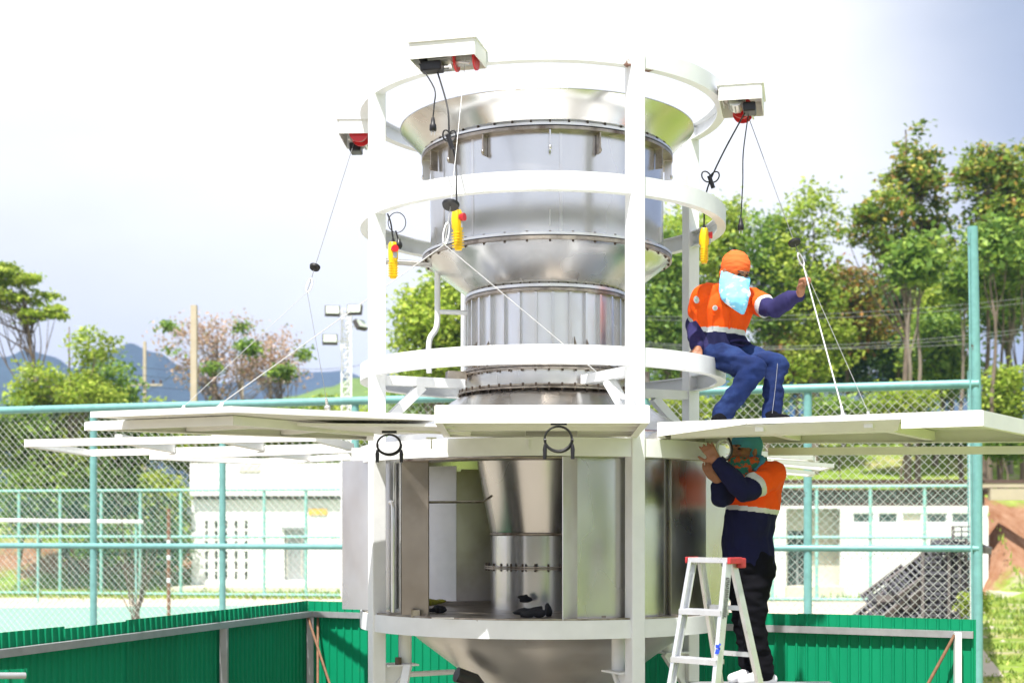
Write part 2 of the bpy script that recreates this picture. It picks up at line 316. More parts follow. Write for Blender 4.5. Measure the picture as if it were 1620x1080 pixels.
# ================================================================ SETTING
def sstep(a, b, x):
    t = min(max((x-a)/(b-a), 0), 1); return t*t*(3-2*t)
def ground_h(x, y):
    if x > 16.2 and y < 62:                       # cut bank to the right of the low building
        h = 3.6*sstep(46.5, 53, y+max(0, 17.5-x)*2)
    else: h = 0
    r = 4.3*sstep(60.5, 64.5, y)+3.6*sstep(64, 84, y)
    l = 2.1*sstep(57, 62.5, y)+1.3*sstep(63, 90, y)
    k = sstep(-3, 4, x) if y < 59.5 or True else 0
    return max(h, l*(1-k)+r*k)+.10*mn.noise(V((x*.5, y*.5, 0)))*sstep(55, 62, y)
def grid(xs, ys, hf):
    vs = [(x, y, hf(x, y)) for y in ys for x in xs]; n = len(xs)
    return vs, [(j*n+i, j*n+i+1, (j+1)*n+i+1, (j+1)*n+i) for j in range(len(ys)-1) for i in range(n-1)]
def ground_mat():
    m, t, b = newmat('yard_and_grass'); N = t.nodes.new; L = t.links.new
    tc = N('ShaderNodeTexCoord'); sp = N('ShaderNodeSeparateXYZ'); L(tc.outputs['Object'], sp.inputs[0])
    def noise(s, d=6):
        n = N('ShaderNodeTexNoise'); n.inputs['Scale'].default_value = s; n.inputs['Detail'].default_value = d; n.inputs['Roughness'].default_value = .65; L(tc.outputs['Object'], n.inputs[0]); return n.outputs[0]
    def ramp(v, a, b_, c0, c1):
        r = N('ShaderNodeMapRange'); L(v, r.inputs[0]); r.inputs[1].default_value = a; r.inputs[2].default_value = b_
        x = N('ShaderNodeMix'); x.data_type = 'RGBA'; L(r.outputs[0], x.inputs[0])
        for i, c in ((6, c0), (7, c1)):
            if isinstance(c, tuple): x.inputs[i].default_value = (*c, 1)
            else: L(c, x.inputs[i])
        return x.outputs[2]
    grass = ramp(noise(1.5), .3, .7, (.10, .17, .02), (.24, .33, .045))
    grass = ramp(noise(.35), .5, .68, grass, (.36, .30, .14))
    soil = ramp(noise(2.2), .3, .7, (.20, .085, .04), (.32, .19, .12))
    yard = ramp(noise(2.5), .3, .7, (.25, .22, .175), (.35, .31, .25))
    # grass beyond the court, bare concrete yard near
    def coordmix(sock, a, b_, wob, nz):
        ad = N('ShaderNodeMath'); ad.operation = 'MULTIPLY_ADD'; L(nz, ad.inputs[0]); ad.inputs[1].default_value = wob; L(sock, ad.inputs[2])
        r = N('ShaderNodeMapRange'); L(ad.outputs[0], r.inputs[0]); r.inputs[1].default_value = a; r.inputs[2].default_value = b_; return r.outputs[0]
    def mixf(f, c0, c1):
        x = N('ShaderNodeMix'); x.data_type = 'RGBA'; L(f, x.inputs[0]); L(c0, x.inputs[6]); L(c1, x.inputs[7]); return x.outputs[2]
    base = mixf(coordmix(sp.outputs['Y'], 45.8, 46.1, 1, noise(1)), yard, grass)
    dx_ = N('ShaderNodeMath'); dx_.operation = 'MULTIPLY_ADD'; L(sp.outputs['Y'], dx_.inputs[0]); dx_.inputs[1].default_value = -.322; L(sp.outputs['X'], dx_.inputs[2])
    rt = coordmix(dx_.outputs[0], .1, .5, .5, noise(.7))       # grass right of the corner post
    rg = ramp(noise(.8), .56, .66, grass, (.34, .29, .21)); base = mixf(rt, base, rg)
    # reddish soil where the bank is steep
    g = N('ShaderNodeNewGeometry'); sn = N('ShaderNodeSeparateXYZ'); L(g.outputs['Normal'], sn.inputs[0])
    st = N('ShaderNodeMath'); st.operation = 'MULTIPLY_ADD'; L(noise(1.2), st.inputs[0]); st.inputs[1].default_value = .22; L(sn.outputs['Z'], st.inputs[2])
    r = N('ShaderNodeMapRange'); L(st.outputs[0], r.inputs[0]); r.inputs[1].default_value = 1.0; r.inputs[2].default_value = 1.05
    base = mixf(r.outputs[0], soil, base)
    L(base, b.inputs['Base Color']); b.inputs['Roughness'].default_value = .95; b.inputs['Specular IOR Level'].default_value = .2
    bp = N('ShaderNodeBump'); bp.inputs['Distance'].default_value = .06; L(noise(9), bp.inputs['Height']); L(bp.outputs[0], b.inputs['Normal'])
    return m
M['ground'] = ground_mat()
xs = [-1800, -600, -200, -90, -60]+[-40+i*1.0 for i in range(91)]+[60, 90, 200, 600, 1800]
ys = [-1200, -300, -60, -20, 0, 10, 20, 30, 40]+[44+i*.9 for i in range(52)]+[100, 140, 300, 700, 1500, 3000]
b = MB(); b.add(*grid(xs, ys, ground_h), 0, True); b.build('ground', M['ground'], kind='structure')
# green hard court with its pale margin
M['court'] = mat('court_green', (.17, .33, .245), .8, var=.06, scale=.8, bump=.002)
M['margin'] = mat('court_margin', (.44, .38, .30), .85, var=.08, scale=.7)
MB().prism([(-26, 23.5), (7.6, 22), (13.8, 45.2), (-26, 48.6)], -.02, .02).build('court_margin', M['margin'], kind='structure')
MB().prism([(-17.5, 28), (-1.0, 29), (-4.5, 43.5), (-15, 41.5)], -.01, .026).build('court', M['court'], kind='structure')
# grass tufts along the foot of the fences (uncountable)
rnd = random.Random(5)
b = MB()
for i in range(9000):
    if i % 2: x = rnd.uniform(-20, 17); y = rnd.uniform(46.2, 56)
    else: y = 16+31*rnd.random()**1.2; x = rnd.uniform(.333*y, .333*y+1.2+.04*y)
    if mn.noise(V((x*.7, y*.5, 3))) < -.12: continue
    z = ground_h(x, y); h = rnd.uniform(.08, .26)*min(1, max(.25, (y-8)/36)); a = rnd.uniform(0, pi); w_ = .032*min(1, y/40)+.006
    dx, dy = cos(a)*w_, sin(a)*w_; lx, ly = rnd.uniform(-.08, .08), rnd.uniform(-.08, .08)
    b.add([(x-dx, y-dy, z-.01), (x+dx, y+dy, z-.01), (x+lx, y+ly, z+h)], [(0, 1, 2)])
M['grassblade'] = leafmat('grass_blade', [(0, (.12, .20, .03)), (.6, (.24, .34, .05)), (1, (.40, .42, .10))], .3)
b.build('grass', M['grassblade'], kind='stuff', label='bright green grass strips round the court and right of the fence', cat='grass')
# loose stones and small clods on the soil bank and on the path
b = MB()
for i in range(500):
    x = rnd.uniform(9.5, 21); y = rnd.uniform(17, 56)
    z = ground_h(x, y); s_ = rnd.uniform(.02, .09)
    b.ell((x, y, z), (s_, s_*.8, s_*.5), Matrix.Rotation(rnd.uniform(0, 3), 3, 'Z'), 5)
b.build('stones', M['margin'], kind='stuff', label='pale stones scattered over the soil and grass at the right', cat='stones')

# mountains
def ridge(name, d0, pts, col, depth, seed):
    """pts: photo pixel skyline of the range"""
    b = MB(); X = [p[0] for p in pts]; Y = [p[1] for p in pts]; nx = 120; ny = 14; vs = []
    for j in range(ny+1):
        for i in range(nx+1):
            px = X[0]+(X[-1]-X[0])*i/nx; k = 0
            while k < len(X)-2 and px > X[k+1]: k += 1
            t = (px-X[k])/(X[k+1]-X[k]); t = t*t*(3-2*t); py = Y[k]+(Y[k+1]-Y[k])*t
            top = (HY-py)/FPX*d0+CZ; f = j/ny; y = d0-depth*(1-f); x = (px-HX)/FPX*d0
            h = top*(f**1.3)+f*(1-f)*top*.5*mn.noise(V((x*.012, y*.012, seed)))+top*.035*f*mn.noise(V((x*.04, y*.04, seed)))
            vs.append((x, y, h-1))
    vs += [(x, y+depth*.6, -2) for (x, y, z) in vs[ny*(nx+1):]]
    n = nx+1
    b.add(vs, [(j*n+i, j*n+i+1, (j+1)*n+i+1, (j+1)*n+i) for j in range(ny+1) for i in range(nx)], 0, True)
    m = mat(name+'_forest', col, .95, var=.3, scale=.02, bump=6, bscale=.05, spec=.1)
    b.build(name, m, kind='structure')
ridge('mountain', 1500, [(-300, 560), (-120, 585), (0, 560), (60, 556), (120, 575), (160, 556), (205, 541), (250, 556), (300, 583), (360, 612), (450, 640)], (.022, .045, .05), 420, 1)
ridge('mountain_range', 2000, [(230, 640), (330, 606), (420, 592), (480, 588), (530, 586), (575, 590), (640, 575), (740, 560), (900, 590), (1200, 600), (1480, 585), (1560, 590), (1700, 600), (2000, 620)], (.022, .045, .05), 500, 7)
ridge('hill', 420, [(400, 645), (460, 622), (520, 606), (560, 592), (600, 588), (680, 590), (760, 600), (900, 640), (1000, 660)], (.11, .17, .045), 130, 3)
# air
b = MB(); b.box((0, 900, 148), (4600, 4500, 302))
hz, t, bs = newmat('haze_air'); t.nodes.remove(bs)
pv = t.nodes.new('ShaderNodeVolumePrincipled'); pv.inputs['Color'].default_value = (.42, .58, 1, 1); pv.inputs['Density'].default_value = .00030; pv.inputs['Anisotropy'].default_value = .2
t.links.new(pv.outputs[0], t.nodes['Material Output'].inputs['Volume'])
b.build('haze', hz, kind='stuff', label='pale blue air that fades the far mountains', cat='haze')

# ---------------------------------------------------------------- trees
def tree(name, label, group, base, crowns, nleaf, ls, lm, trunk_r=.16, bark='bark', seed=0, clump=.7, ntrunk=1, limbs=14, lean=(0, 0), flat=1.0, thin=1.0, dens=30):
    """crowns: (px, py, half width px, half height px, depth offset) measured on the picture at distance base.y"""
    rg = np.random.default_rng(seed); rr = random.Random(seed); base = V(base); d = base.y
    root = empty(name, base, label, 'tree' if 'bush' not in name else 'bush', group)
    cs = []
    for (px, py, hw, hh, dz) in crowns:
        c = at(px, py, d+dz); cs.append((c, hw/FPX*d, hh/FPX*d))
    top = max(c.z-rh*.1 for c, rw, rh in cs); tb = MB()
    # clump centres
    vol = np.array([rw*rw*rh for c, rw, rh in cs]); vol = vol/vol.sum(); cl = []
    ncl = max(10, nleaf//dens)
    for k in range(ncl):
        c, rw, rh = cs[rg.choice(len(cs), p=vol)]
        v = rg.normal(size=3); v /= np.linalg.norm(v); rad = rg.uniform(.35, 1.0)**.6
        f = 1+.28*mn.noise(V((v[0]*1.7+seed, v[1]*1.7, v[2]*1.7)))
        cl.append(np.array(c)+v*np.array((rw, rw*.8, rh))*rad*f)
    cl = np.array(cl)
    # trunk(s)
    mc = sum((c for c, _, _ in cs), V())/len(cs); tops = []
    for t_ in range(ntrunk):
        off = V((rr.uniform(-.5, .5), rr.uniform(-.4, .4), 0))*(t_ > 0)*1.5
        b0 = base+off; tip = V((mc.x, mc.y, top))+off*.6; z0 = ground_h(b0.x, b0.y) if name != 'potted' else b0.z
        b0.z = min(b0.z, z0)-.1
        pts = [b0.lerp(tip, i/7)+V((rr.uniform(-1, 1), rr.uniform(-1, 1), 0))*.18*sin(pi*i/7)+V((lean[0], lean[1], 0))*sin(pi*i/7) for i in range(8)]
        tb.tube(spline(pts, 3), [trunk_r*(1-.8*i/21)*(1.25 if i == 0 else 1) for i in range(22)], 8); tops.append(pts)
    for k in range(limbs):
        pts = rr.choice(tops); e = V(cl[rr.randrange(len(cl))]); h = min(max((e.z-base.z)*rr.uniform(.55, .9)+base.z, pts[0].z+.2), pts[-1].z)
        t_ = (h-pts[0].z)/(pts[-1].z-pts[0].z)*7; i = min(int(t_), 6); s0 = pts[i].lerp(pts[i+1], t_-i)
        mid = s0.lerp(e, .5)+V((rr.uniform(-.3, .3), rr.uniform(-.3, .3), -.05*(e-s0).length)); r0 = trunk_r*.42*(1-.5*t_/7)
        P = spline([s0, mid, e], 4); tb.tube(P, [r0*(1-.85*q/(len(P)-1)) for q in range(len(P))], 5, cap=False)
        for q in range(2):
            e2 = V(cl[rr.randrange(len(cl))])
            if (e2-mid).length < 3.0: tb.tube([mid, mid.lerp(e2, .5)+V((0, 0, .1)), e2], [r0*.5, r0*.35, r0*.1], 4, cap=False)
    tb.build('trunk', M[bark], root)
    # leaves
    ci = rg.integers(0, len(cl), nleaf); P = cl[ci]+rg.normal(size=(nleaf, 3))*clump*np.array((1, 1, .62*flat))
    a = rg.normal(size=(nleaf, 3)); a[:, 2] *= .6; a /= np.linalg.norm(a, axis=1)[:, None]
    n = rg.normal(size=(nleaf, 3)); n[:, 2] = np.abs(n[:, 2])+.6; bvec = np.cross(n, a); bvec /= np.linalg.norm(bvec, axis=1)[:, None]
    s_ = ls*rg.uniform(.6, 1.3, nleaf)[:, None]; nn = np.cross(a, bvec)
    v0 = P-a*s_; v1 = P+bvec*s_*.55*thin+nn*s_*.18; v2 = P+a*s_-nn*s_*.12; v3 = P-bvec*s_*.55*thin+nn*s_*.18
    verts = np.stack([v0, v1, v2, v3], 1).reshape(-1, 3)-np.array(base)
    me = bpy.data.meshes.new('crown'); me.vertices.add(len(verts)); me.vertices.foreach_set('co', verts.astype(np.float32).ravel())
    idx = (np.arange(nleaf)[:, None]*4+np.array([0, 1, 2, 0, 2, 3])).ravel()
    me.loops.add(len(idx)); me.loops.foreach_set('vertex_index', idx.astype(np.int32)); me.polygons.add(nleaf*2)
    me.polygons.foreach_set('loop_start', np.arange(0, nleaf*6, 3, dtype=np.int32)); me.materials.append(M[lm]); me.update(calc_edges=True); me.validate()
    o = link(bpy.data.objects.new('crown', me)); o.parent = root
    return root
def gb(px, d): x = (px-HX)/FPX*d; return (x, d, ground_h(x, d))
TG = 'trees on the bank at the right'
# right hand wood (bank 62-80 m away)
tree('teak_tree', 'tallest teak tree with pointed crown against the sky, right of centre of the wood', TG, gb(1436, 66),
     [(1449, 205, 12, 20, 0), (1448, 245, 30, 26, 0), (1445, 290, 48, 34, 0), (1405, 335, 48, 30, -1), (1470, 345, 34, 40, 1), (1370, 375, 34, 22, -1), (1440, 395, 62, 26, 0)], 5600, .165, 'teak', .17, 'bark', 11, .30, limbs=34, dens=48)
tree('teak_tree', 'teak tree with rounded yellowish crown directly behind the tall corner post', TG, gb(1556, 64),
     [(1560, 265, 48, 30, 0), (1535, 300, 26, 34, 0), (1598, 295, 40, 50, 0), (1580, 340, 50, 24, 0)], 4200, .165, 'teak', .15, 'bark', 12, .30, limbs=30, dens=48)
tree('teak_tree', 'teak tree cut by the right edge of the picture, brownish crown', TG, gb(1640, 66),
     [(1645, 300, 60, 70, 0), (1660, 370, 60, 60, 0)], 3200, .17, 'teak', .18, 'bark', 13, .34, limbs=20, dens=48)
spec = [
 ('broadleaf_tree', 'dense dark green tree low at the right edge behind the corner post', 1598, 70, [(1590, 420, 52, 75, 0), (1620, 390, 40, 70, 0)], 5200, .19, 'leaf_d', 21),
 ('broadleaf_tree', 'mid green tree just left of the corner post, crown at the height of its tip', 1510, 74, [(1508, 430, 34, 60, 0), (1490, 500, 44, 50, 0), (1470, 570, 50, 36, 0)], 3400, .2, 'leaf_y', 22),
 ('forest_tree', 'slender pale green tree with an open top, left of the tallest teak', 1290, 70, [(1285, 345, 38, 55, 0), (1270, 420, 42, 50, 0), (1300, 500, 50, 60, 0), (1290, 570, 50, 30, 0)], 4600, .2, 'leaf_y', 23),
 ('forest_tree', 'pale green tree right above the seated worker in the far wood', 1215, 72, [(1215, 395, 42, 60, 0), (1220, 470, 48, 70, 0)], 4300, .2, 'leaf', 24),
 ('forest_tree', 'yellow green tree showing between the tower and the seated worker', 1135, 74, [(1140, 395, 38, 70, 0), (1150, 350, 28, 40, 0)], 3600, .2, 'leaf_y', 25),
 ('forest_tree', 'orange tinged tree between the rope and the two pale trunks', 1335, 76, [(1335, 470, 60, 55, 0), (1355, 520, 55, 45, 0)], 4400, .2, 'leaf_o', 26),
 ('forest_tree', 'orange tinged tree right of the hanging rope, lower crown', 1265, 78, [(1260, 500, 55, 50, 0), (1250, 560, 55, 40, 0)], 4200, .2, 'leaf_o', 27),
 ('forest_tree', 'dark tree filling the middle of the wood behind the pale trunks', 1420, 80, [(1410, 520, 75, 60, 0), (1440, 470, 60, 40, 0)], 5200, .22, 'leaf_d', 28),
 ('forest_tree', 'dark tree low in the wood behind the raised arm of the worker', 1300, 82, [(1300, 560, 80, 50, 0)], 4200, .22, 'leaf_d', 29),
 ('forest_tree', 'yellowish tree left of the corner post, hanging over the top rail', 1480, 72, [(1480, 540, 45, 50, 0), (1500, 590, 40, 30, 0)], 3400, .2, 'leaf', 30),
 ('forest_tree', 'tree seen between the front right post and the rear post, upper crown', 1060, 66, [(1050, 420, 40, 60, 0), (1035, 480, 45, 60, 0), (1060, 540, 45, 60, 0)], 5200, .18, 'leaf', 31),
 ('forest_tree', 'tree right beside the bell of the vessel, yellow green top', 1075, 70, [(1075, 370, 34, 40, 0), (1080, 440, 40, 50, 0)], 3200, .19, 'leaf_y', 32),
 ('forest_tree', 'tree seen low between the rear post and the seated worker', 1100, 76, [(1090, 520, 50, 70, 0), (1050, 590, 60, 45, 0)], 3800, .2, 'leaf', 33),
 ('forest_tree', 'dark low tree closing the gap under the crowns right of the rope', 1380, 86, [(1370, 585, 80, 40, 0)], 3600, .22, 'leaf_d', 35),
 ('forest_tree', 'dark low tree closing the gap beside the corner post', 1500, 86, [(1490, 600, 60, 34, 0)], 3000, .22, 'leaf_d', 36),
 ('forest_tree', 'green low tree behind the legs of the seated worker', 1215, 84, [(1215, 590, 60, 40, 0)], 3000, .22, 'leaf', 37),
 ('forest_tree', 'thin tree at far right with a low green crown beside dark trunks', 1600, 78, [(1600, 500, 50, 40, 0), (1575, 470, 40, 40, 0)], 3000, .2, 'leaf', 34),
]
for nm, lb, px, d, cr_, nl, ls, lm, sd in spec:
    tree(nm, lb, TG, gb(px, d), cr_, int(nl*1.15), ls*.8, lm, .15, 'bark2' if sd % 2 else 'bark', sd, .46, limbs=16, dens=44)
tk = [(1437, 61, 'bark2'), (1452, 61.5, 'bark2'), (1568, 60.5, 'bark'), (1583, 64, 'bark'), (1615, 62, 'bark'), (1522, 63, 'bark2'), (1282, 70, 'bark2'), (1545, 68, 'bark')]
tlab = ['pale straight trunk, left one of the pair right of the rope', 'pale reddish trunk, right one of the pair right of the rope', 'dark trunk first to the right of the corner post',
        'thin dark trunk second to the right of the corner post', 'thick dark trunk at the right edge of the picture', 'pale trunk just left of the corner post above the blue sheeting',
        'greyish trunk crossed by the hanging rope', 'slim trunk almost hidden by the corner post']
for (px, d, bk), lb in zip(tk, tlab):
    tree('slim_tree', lb, TG, gb(px, d), [(px+3, 480-rnd.uniform(20, 90), 26, 40, 0)], 700, .2, 'leaf', .14, bk, int(px), .45, limbs=3)
for px, py, hw, hh, d, lm, lb in [(1425, 640, 56, 26, 60.5, 'leaf_y', 'rounded yellow green bush behind the fence right of the rope'),
                              (1590, 625, 30, 42, 61, 'leaf_y', 'bright green bush right of the corner post'),
                              (1325, 655, 50, 25, 61, 'leaf', 'low green bush behind the foot of the rope'),
                              (1190, 640, 60, 34, 62, 'leaf', 'bush between the knees of the seated worker and the fence'),
                              (1075, 650, 50, 30, 62, 'leaf_y', 'bush behind the rear post above the deck'),
                              (1500, 690, 60, 24, 62, 'leaf_d', 'dark bush on the slope beside the corner post'),
                              (1590, 705, 34, 14, 58, 'leaf', 'small bush on the grass slope near the right edge')]:
    tree('bush', lb, 'bushes on the bank', gb(px, d), [(px, py, hw, hh, 0)], 2600, .13, lm, .05, 'bark', px, .3, limbs=8)
# behind the tower
tree('round_tree', 'sunlit bright green tree seen between the left posts and the vessel neck', 'trees behind the tower', gb(690, 58),
     [(690, 500, 60, 50, 0), (660, 560, 40, 50, 0), (720, 570, 40, 60, 0), (700, 440, 22, 26, 0)], 8500, .13, 'leaf_y', .16, 'bark', 41, .42, limbs=20)
tree('round_tree', 'darker green tree lower behind the vessel neck', 'trees behind the tower', gb(735, 62),
     [(720, 600, 70, 50, 0), (660, 625, 50, 25, 0)], 5000, .14, 'leaf', .16, 'bark', 42, .45)
# left hand trees
LG = 'trees beyond the court at the left'
tree('rain_tree', 'spreading tree with flat layers of foliage leaning in from the left edge', LG, gb(105, 60),
     [(20, 440, 46, 12, 0), (55, 470, 40, 12, 0), (-30, 470, 60, 20, 0), (75, 497, 26, 12, 0), (40, 500, 30, 10, 0), (0, 425, 22, 10, 0)], 4600, .13, 'leaf_y', .15, 'bark', 51, .22, limbs=26, flat=.5, dens=50)
tree('broadleaf_tree', 'loose light green tree left of the far pylon pole', LG, gb(120, 57),
     [(150, 550, 40, 30, 0), (70, 600, 50, 30, 0), (130, 625, 70, 34, 0), (168, 515, 14, 18, 0), (30, 625, 34, 24, 0)], 5600, .11, 'leaf_y', .12, 'bark2', 52, .27, limbs=26, dens=46)
tree('broadleaf_tree', 'dark green tree below the pole at the left fence', LG, gb(170, 62),
     [(175, 610, 35, 40, 0), (160, 660, 60, 40, 0)], 4500, .14, 'leaf', .14, 'bark', 53, .4)
tree('flowering_tree', 'sparse pinkish brown tree around the tall concrete pole', LG, gb(345, 66),
     [(345, 520, 60, 28, 0), (300, 545, 50, 30, 0), (390, 560, 45, 30, 0), (340, 590, 60, 30, 0)], 2000, .10, 'leaf_p', .14, 'bark2', 54, .38, limbs=34)
tree('flowering_tree', 'sparse pinkish brown tree left of the floodlight mast', LG, gb(455, 66),
     [(440, 555, 40, 25, 0), (425, 585, 50, 25, 0), (462, 590, 25, 22, 0)], 1300, .10, 'leaf_p', .11, 'bark2', 55, .36, limbs=26)
for px, py, hw, hh, sd in [(383, 517, 14, 10, 1), (272, 545, 12, 9, 2), (390, 548, 20, 12, 3), (478, 570, 14, 9, 4), (455, 590, 20, 8, 5), (330, 580, 14, 8, 6), (262, 480+90, 10, 8, 7)]: pass
tree('flowering_tree', 'green tufted tree overlapping the pink ones left of the mast', LG, gb(410, 64),
     [(383, 515, 12, 8, 0), (272, 550, 10, 7, 0), (392, 552, 20, 10, 0), (478, 560, 12, 8, 0), (450, 590, 22, 8, 0), (335, 583, 14, 7, 0), (265, 515, 9, 6, 0)], 1500, .12, 'leaf', .09, 'bark2', 56, .2, limbs=20)
hz_ = [(30, 690, 60, 55, 56.5, 'leaf'), (110, 720, 60, 50, 57.5, 'leaf_y'), (190, 700, 50, 55, 58.5, 'leaf'), (250, 680, 60, 40, 60, 'leaf_y'), (60, 790, 70, 50, 55.5, 'leaf'), (165, 790, 60, 50, 56, 'leaf_d'),
       (255, 800, 45, 45, 56.5, 'leaf_y'), (340, 670, 60, 25, 61, 'leaf_y'), (440, 668, 60, 20, 62, 'leaf'), (520, 660, 50, 22, 63, 'leaf_y'), (252, 862, 24, 30, 54.5, 'leaf_d'), (180, 855, 50, 26, 54.5, 'leaf'), (300, 705, 50, 40, 66, 'leaf'), (380, 700, 50, 40, 68, 'leaf_y'), (470, 700, 55, 38, 70, 'leaf'), (550, 690, 50, 38, 72, 'leaf_y')]
hl = ['green bush at the left edge behind the near fence', 'light green bush left of the second fence post', 'green bush right of the left fence post', 'light bush above the red roof',
      'green bush low at the left edge above the soil bank', 'dark bush behind the dead stems on the bank', 'light bush below the red roof', 'yellow green bush under the left platform panel',
      'green bush seen over the fence rail left of the mast', 'yellow green bush beside the foot of the mast', 'dark bush beside the corner of the white building', 'low green bush on the bank left of the white building', 'green bush just behind the red roof', 'light bush behind the white building, left half', 'green bush behind the white building, middle', 'light bush behind the mast foot and the white building']
for i, (px, py, hw, hh, d, lm) in enumerate(hz_):
    tree('bush', hl[i], 'bushes beyond the court', gb(px, d), [(px, py, hw, hh, 0)], 3800, .13, lm, .06, 'bark', 60+i, .36, limbs=14)

# the wood that closes the yard behind the photographer (mirrored in the steel)
rg_ = np.random.default_rng(77); n_ = 16000
px_ = rg_.uniform(-34, 34, n_); pz_ = rg_.uniform(0, 1, n_)**.7; top_ = 6.5+2.4*np.sin(px_*.31)+1.6*np.sin(px_*.83+1)-.5; P_ = np.stack([px_, -26+rg_.normal(size=n_)*1.6, .3+pz_*top_], 1)
a_ = rg_.normal(size=(n_, 3)); a_ /= np.linalg.norm(a_, axis=1)[:, None]; c_ = np.cross(a_, rg_.normal(size=(n_, 3))); c_ /= np.linalg.norm(c_, axis=1)[:, None]
vv = np.stack([P_-a_*.42, P_+c_*.26, P_+a_*.42, P_-c_*.26], 1).reshape(-1, 3)
me = bpy.data.meshes.new('far_wood'); me.from_pydata(vv.tolist(), [], [(4*i, 4*i+1, 4*i+2, 4*i+3) for i in range(n_)]); me.materials.append(M['leaf_d'])
link(tag(bpy.data.objects.new('far_wood', me), 'green wood closing the yard behind the photographer', 'wood', None, 'stuff'))

# ---------------------------------------------------------------- buildings
def wall_holes(x0, x1, z0, z1, y, holes, th=.2):
    """front wall with real openings, as boxes between the holes"""
    b = MB(); xs_ = sorted({x0, x1, *[h[0] for h in holes], *[h[1] for h in holes]}); 
    for a, c in zip(xs_[:-1], xs_[1:]):
        mid = (a+c)/2; hs = sorted([(h[2], h[3]) for h in holes if h[0] < mid < h[1]]); z = z0
        for (p, q) in hs:
            if p > z+1e-4: b.box(((a+c)/2, y, (z+p)/2), (c-a, th, p-z))
            z = q
        if z < z1-1e-4: b.box(((a+c)/2, y, (z+z1)/2), (c-a, th, z1-z))
    return b
# left: white flat roofed changing room
D = 55.5; k = D/FPX
def lx(px): return (px-HX)*k
def lz(py): return CZ-(py-HY)*k
bl = empty('white_building', (lx(430), D+3, 0), 'white flat roofed building with five slit windows beyond the court at the left', 'building')
holes = []
for px in (327.5, 342.6, 358, 374, 390):
    for q in range(6): y0 = 823+q*16; holes.append((lx(px-2.6), lx(px+2.6), lz(y0+13), lz(y0)))
door_l = (lx(450), lx(483), lz(917), lz(837)); holes.append(door_l)
wall_holes(lx(304), lx(462)+0, -.1, lz(790), D, [h for h in holes if h is not door_l]+[(door_l[0], lx(462), door_l[2], door_l[3])]).build('wall', M['wall'], bl)
wall_holes(lx(462), lx(640), -.1, lz(790), D, [(lx(462), door_l[1], door_l[2], door_l[3])]).build('wall', M['wall'], bl)
MB().box((lx(472), D-.1, (lz(784)+lz(733))/2), (lx(640)-lx(304), .6, lz(733)-lz(784))).build('parapet', M['wall'], bl)
MB().box((lx(472), D-.05, lz(787)), (lx(640)-lx(304)-.2, .34, .11)).build('shadow_line_strip', M['brown'], bl)  # dark strip stands in for the shadow line below the parapet
MB().box((lx(472), D+3.4, lz(733)-.15), (lx(640)-lx(304), 6.4, .2)).build('roof', M['wall'], bl)
MB().box((lx(304)+.12, D+3.3, 1.9), (.22, 6.2, 3.9)).build('wall', M['wall'], bl)
MB().box((lx(640)-.12, D+3.3, 1.9), (.22, 6.2, 3.9)).build('wall', M['wall'], bl)
MB().box((lx(472), D+6.5, 1.9), (lx(640)-lx(304), .2, 3.9)).build('wall', M['cream'], bl)
MB().box(((lx(290)+lx(650))/2, D-1.0, .06), (lx(640)-lx(285), 2.6, .2)).build('plinth', M['cream'], bl)
MB().box(((door_l[0]+door_l[1])/2, D+.15, (door_l[2]+door_l[3])/2), (door_l[1]-door_l[0]+.1, .06, door_l[3]-door_l[2]+.06)).build('door', M['grey'], bl)
MB().box(((door_l[0]+door_l[1])/2, D-.13, door_l[3]+.05), (door_l[1]-door_l[0]+.2, .1, .1)).build('lintel', M['grey'], bl)
MB().box(((lx(489)+lx(518))/2, D-.13, (lz(804)+lz(814))/2), (lx(518)-lx(489), .05, lz(804)-lz(814))).build('name_plaque', M['yplaque'], bl)
MB().box((lx(398), D-.42, lz(741)), (.8, .05, .26)).build('vent', M['cream'], bl)
MB().box((lx(302), D-.3, lz(808)), (.16, .2, .34)).build('wall_lamp', M['glass'], bl)
for px in (455, 478, 500, 530): MB().box((lx(px), D-.108, lz(880)), (.02, .012, 1.6)).build('wall_joint', M['cream'], bl)
# right: low building with a recessed porch and clerestory windows
D = 48.8; k = D/FPX
br = empty('low_building', (lx(1400), D+3, 0), 'low white building with brown eaves and a row of small windows at the right', 'building')
wins = [(1348, 1382), (1388, 1420), (1426, 1458), (1464, 1498), (1504, 1540)]
holes = [(lx(a), lx(c), lz(827), lz(811)) for a, c in wins]; xl, xr = lx(1222), lx(1562)
porch = (lx(1243), lx(1329), .36, lz(804))
wall_holes(xl, xr, -.1, lz(800), D, holes+[porch]).build('wall', M['wall'], br)
MB().box(((porch[0]+porch[1])/2, D+.2, .12), (porch[1]-porch[0]+.1, 1.3, .5)).build('step', M['cream'], br)
b = wall_holes(porch[0]-.2, porch[1]+.2, .3, lz(802), D+.9, [(lx(1254), lx(1286), .36, lz(839))], .1); b.build('porch_wall', M['cream'], br)
MB().box(((lx(1254)+lx(1286))/2, D+1.0, (.36+lz(839))/2), (lx(1286)-lx(1254), .05, lz(839)-.36)).build('door', M['dark'], br)
MB().box((lx(1270), D+.94, 1.3), (.05, .05, 1.9)).build('door_frame', M['grey'], br)
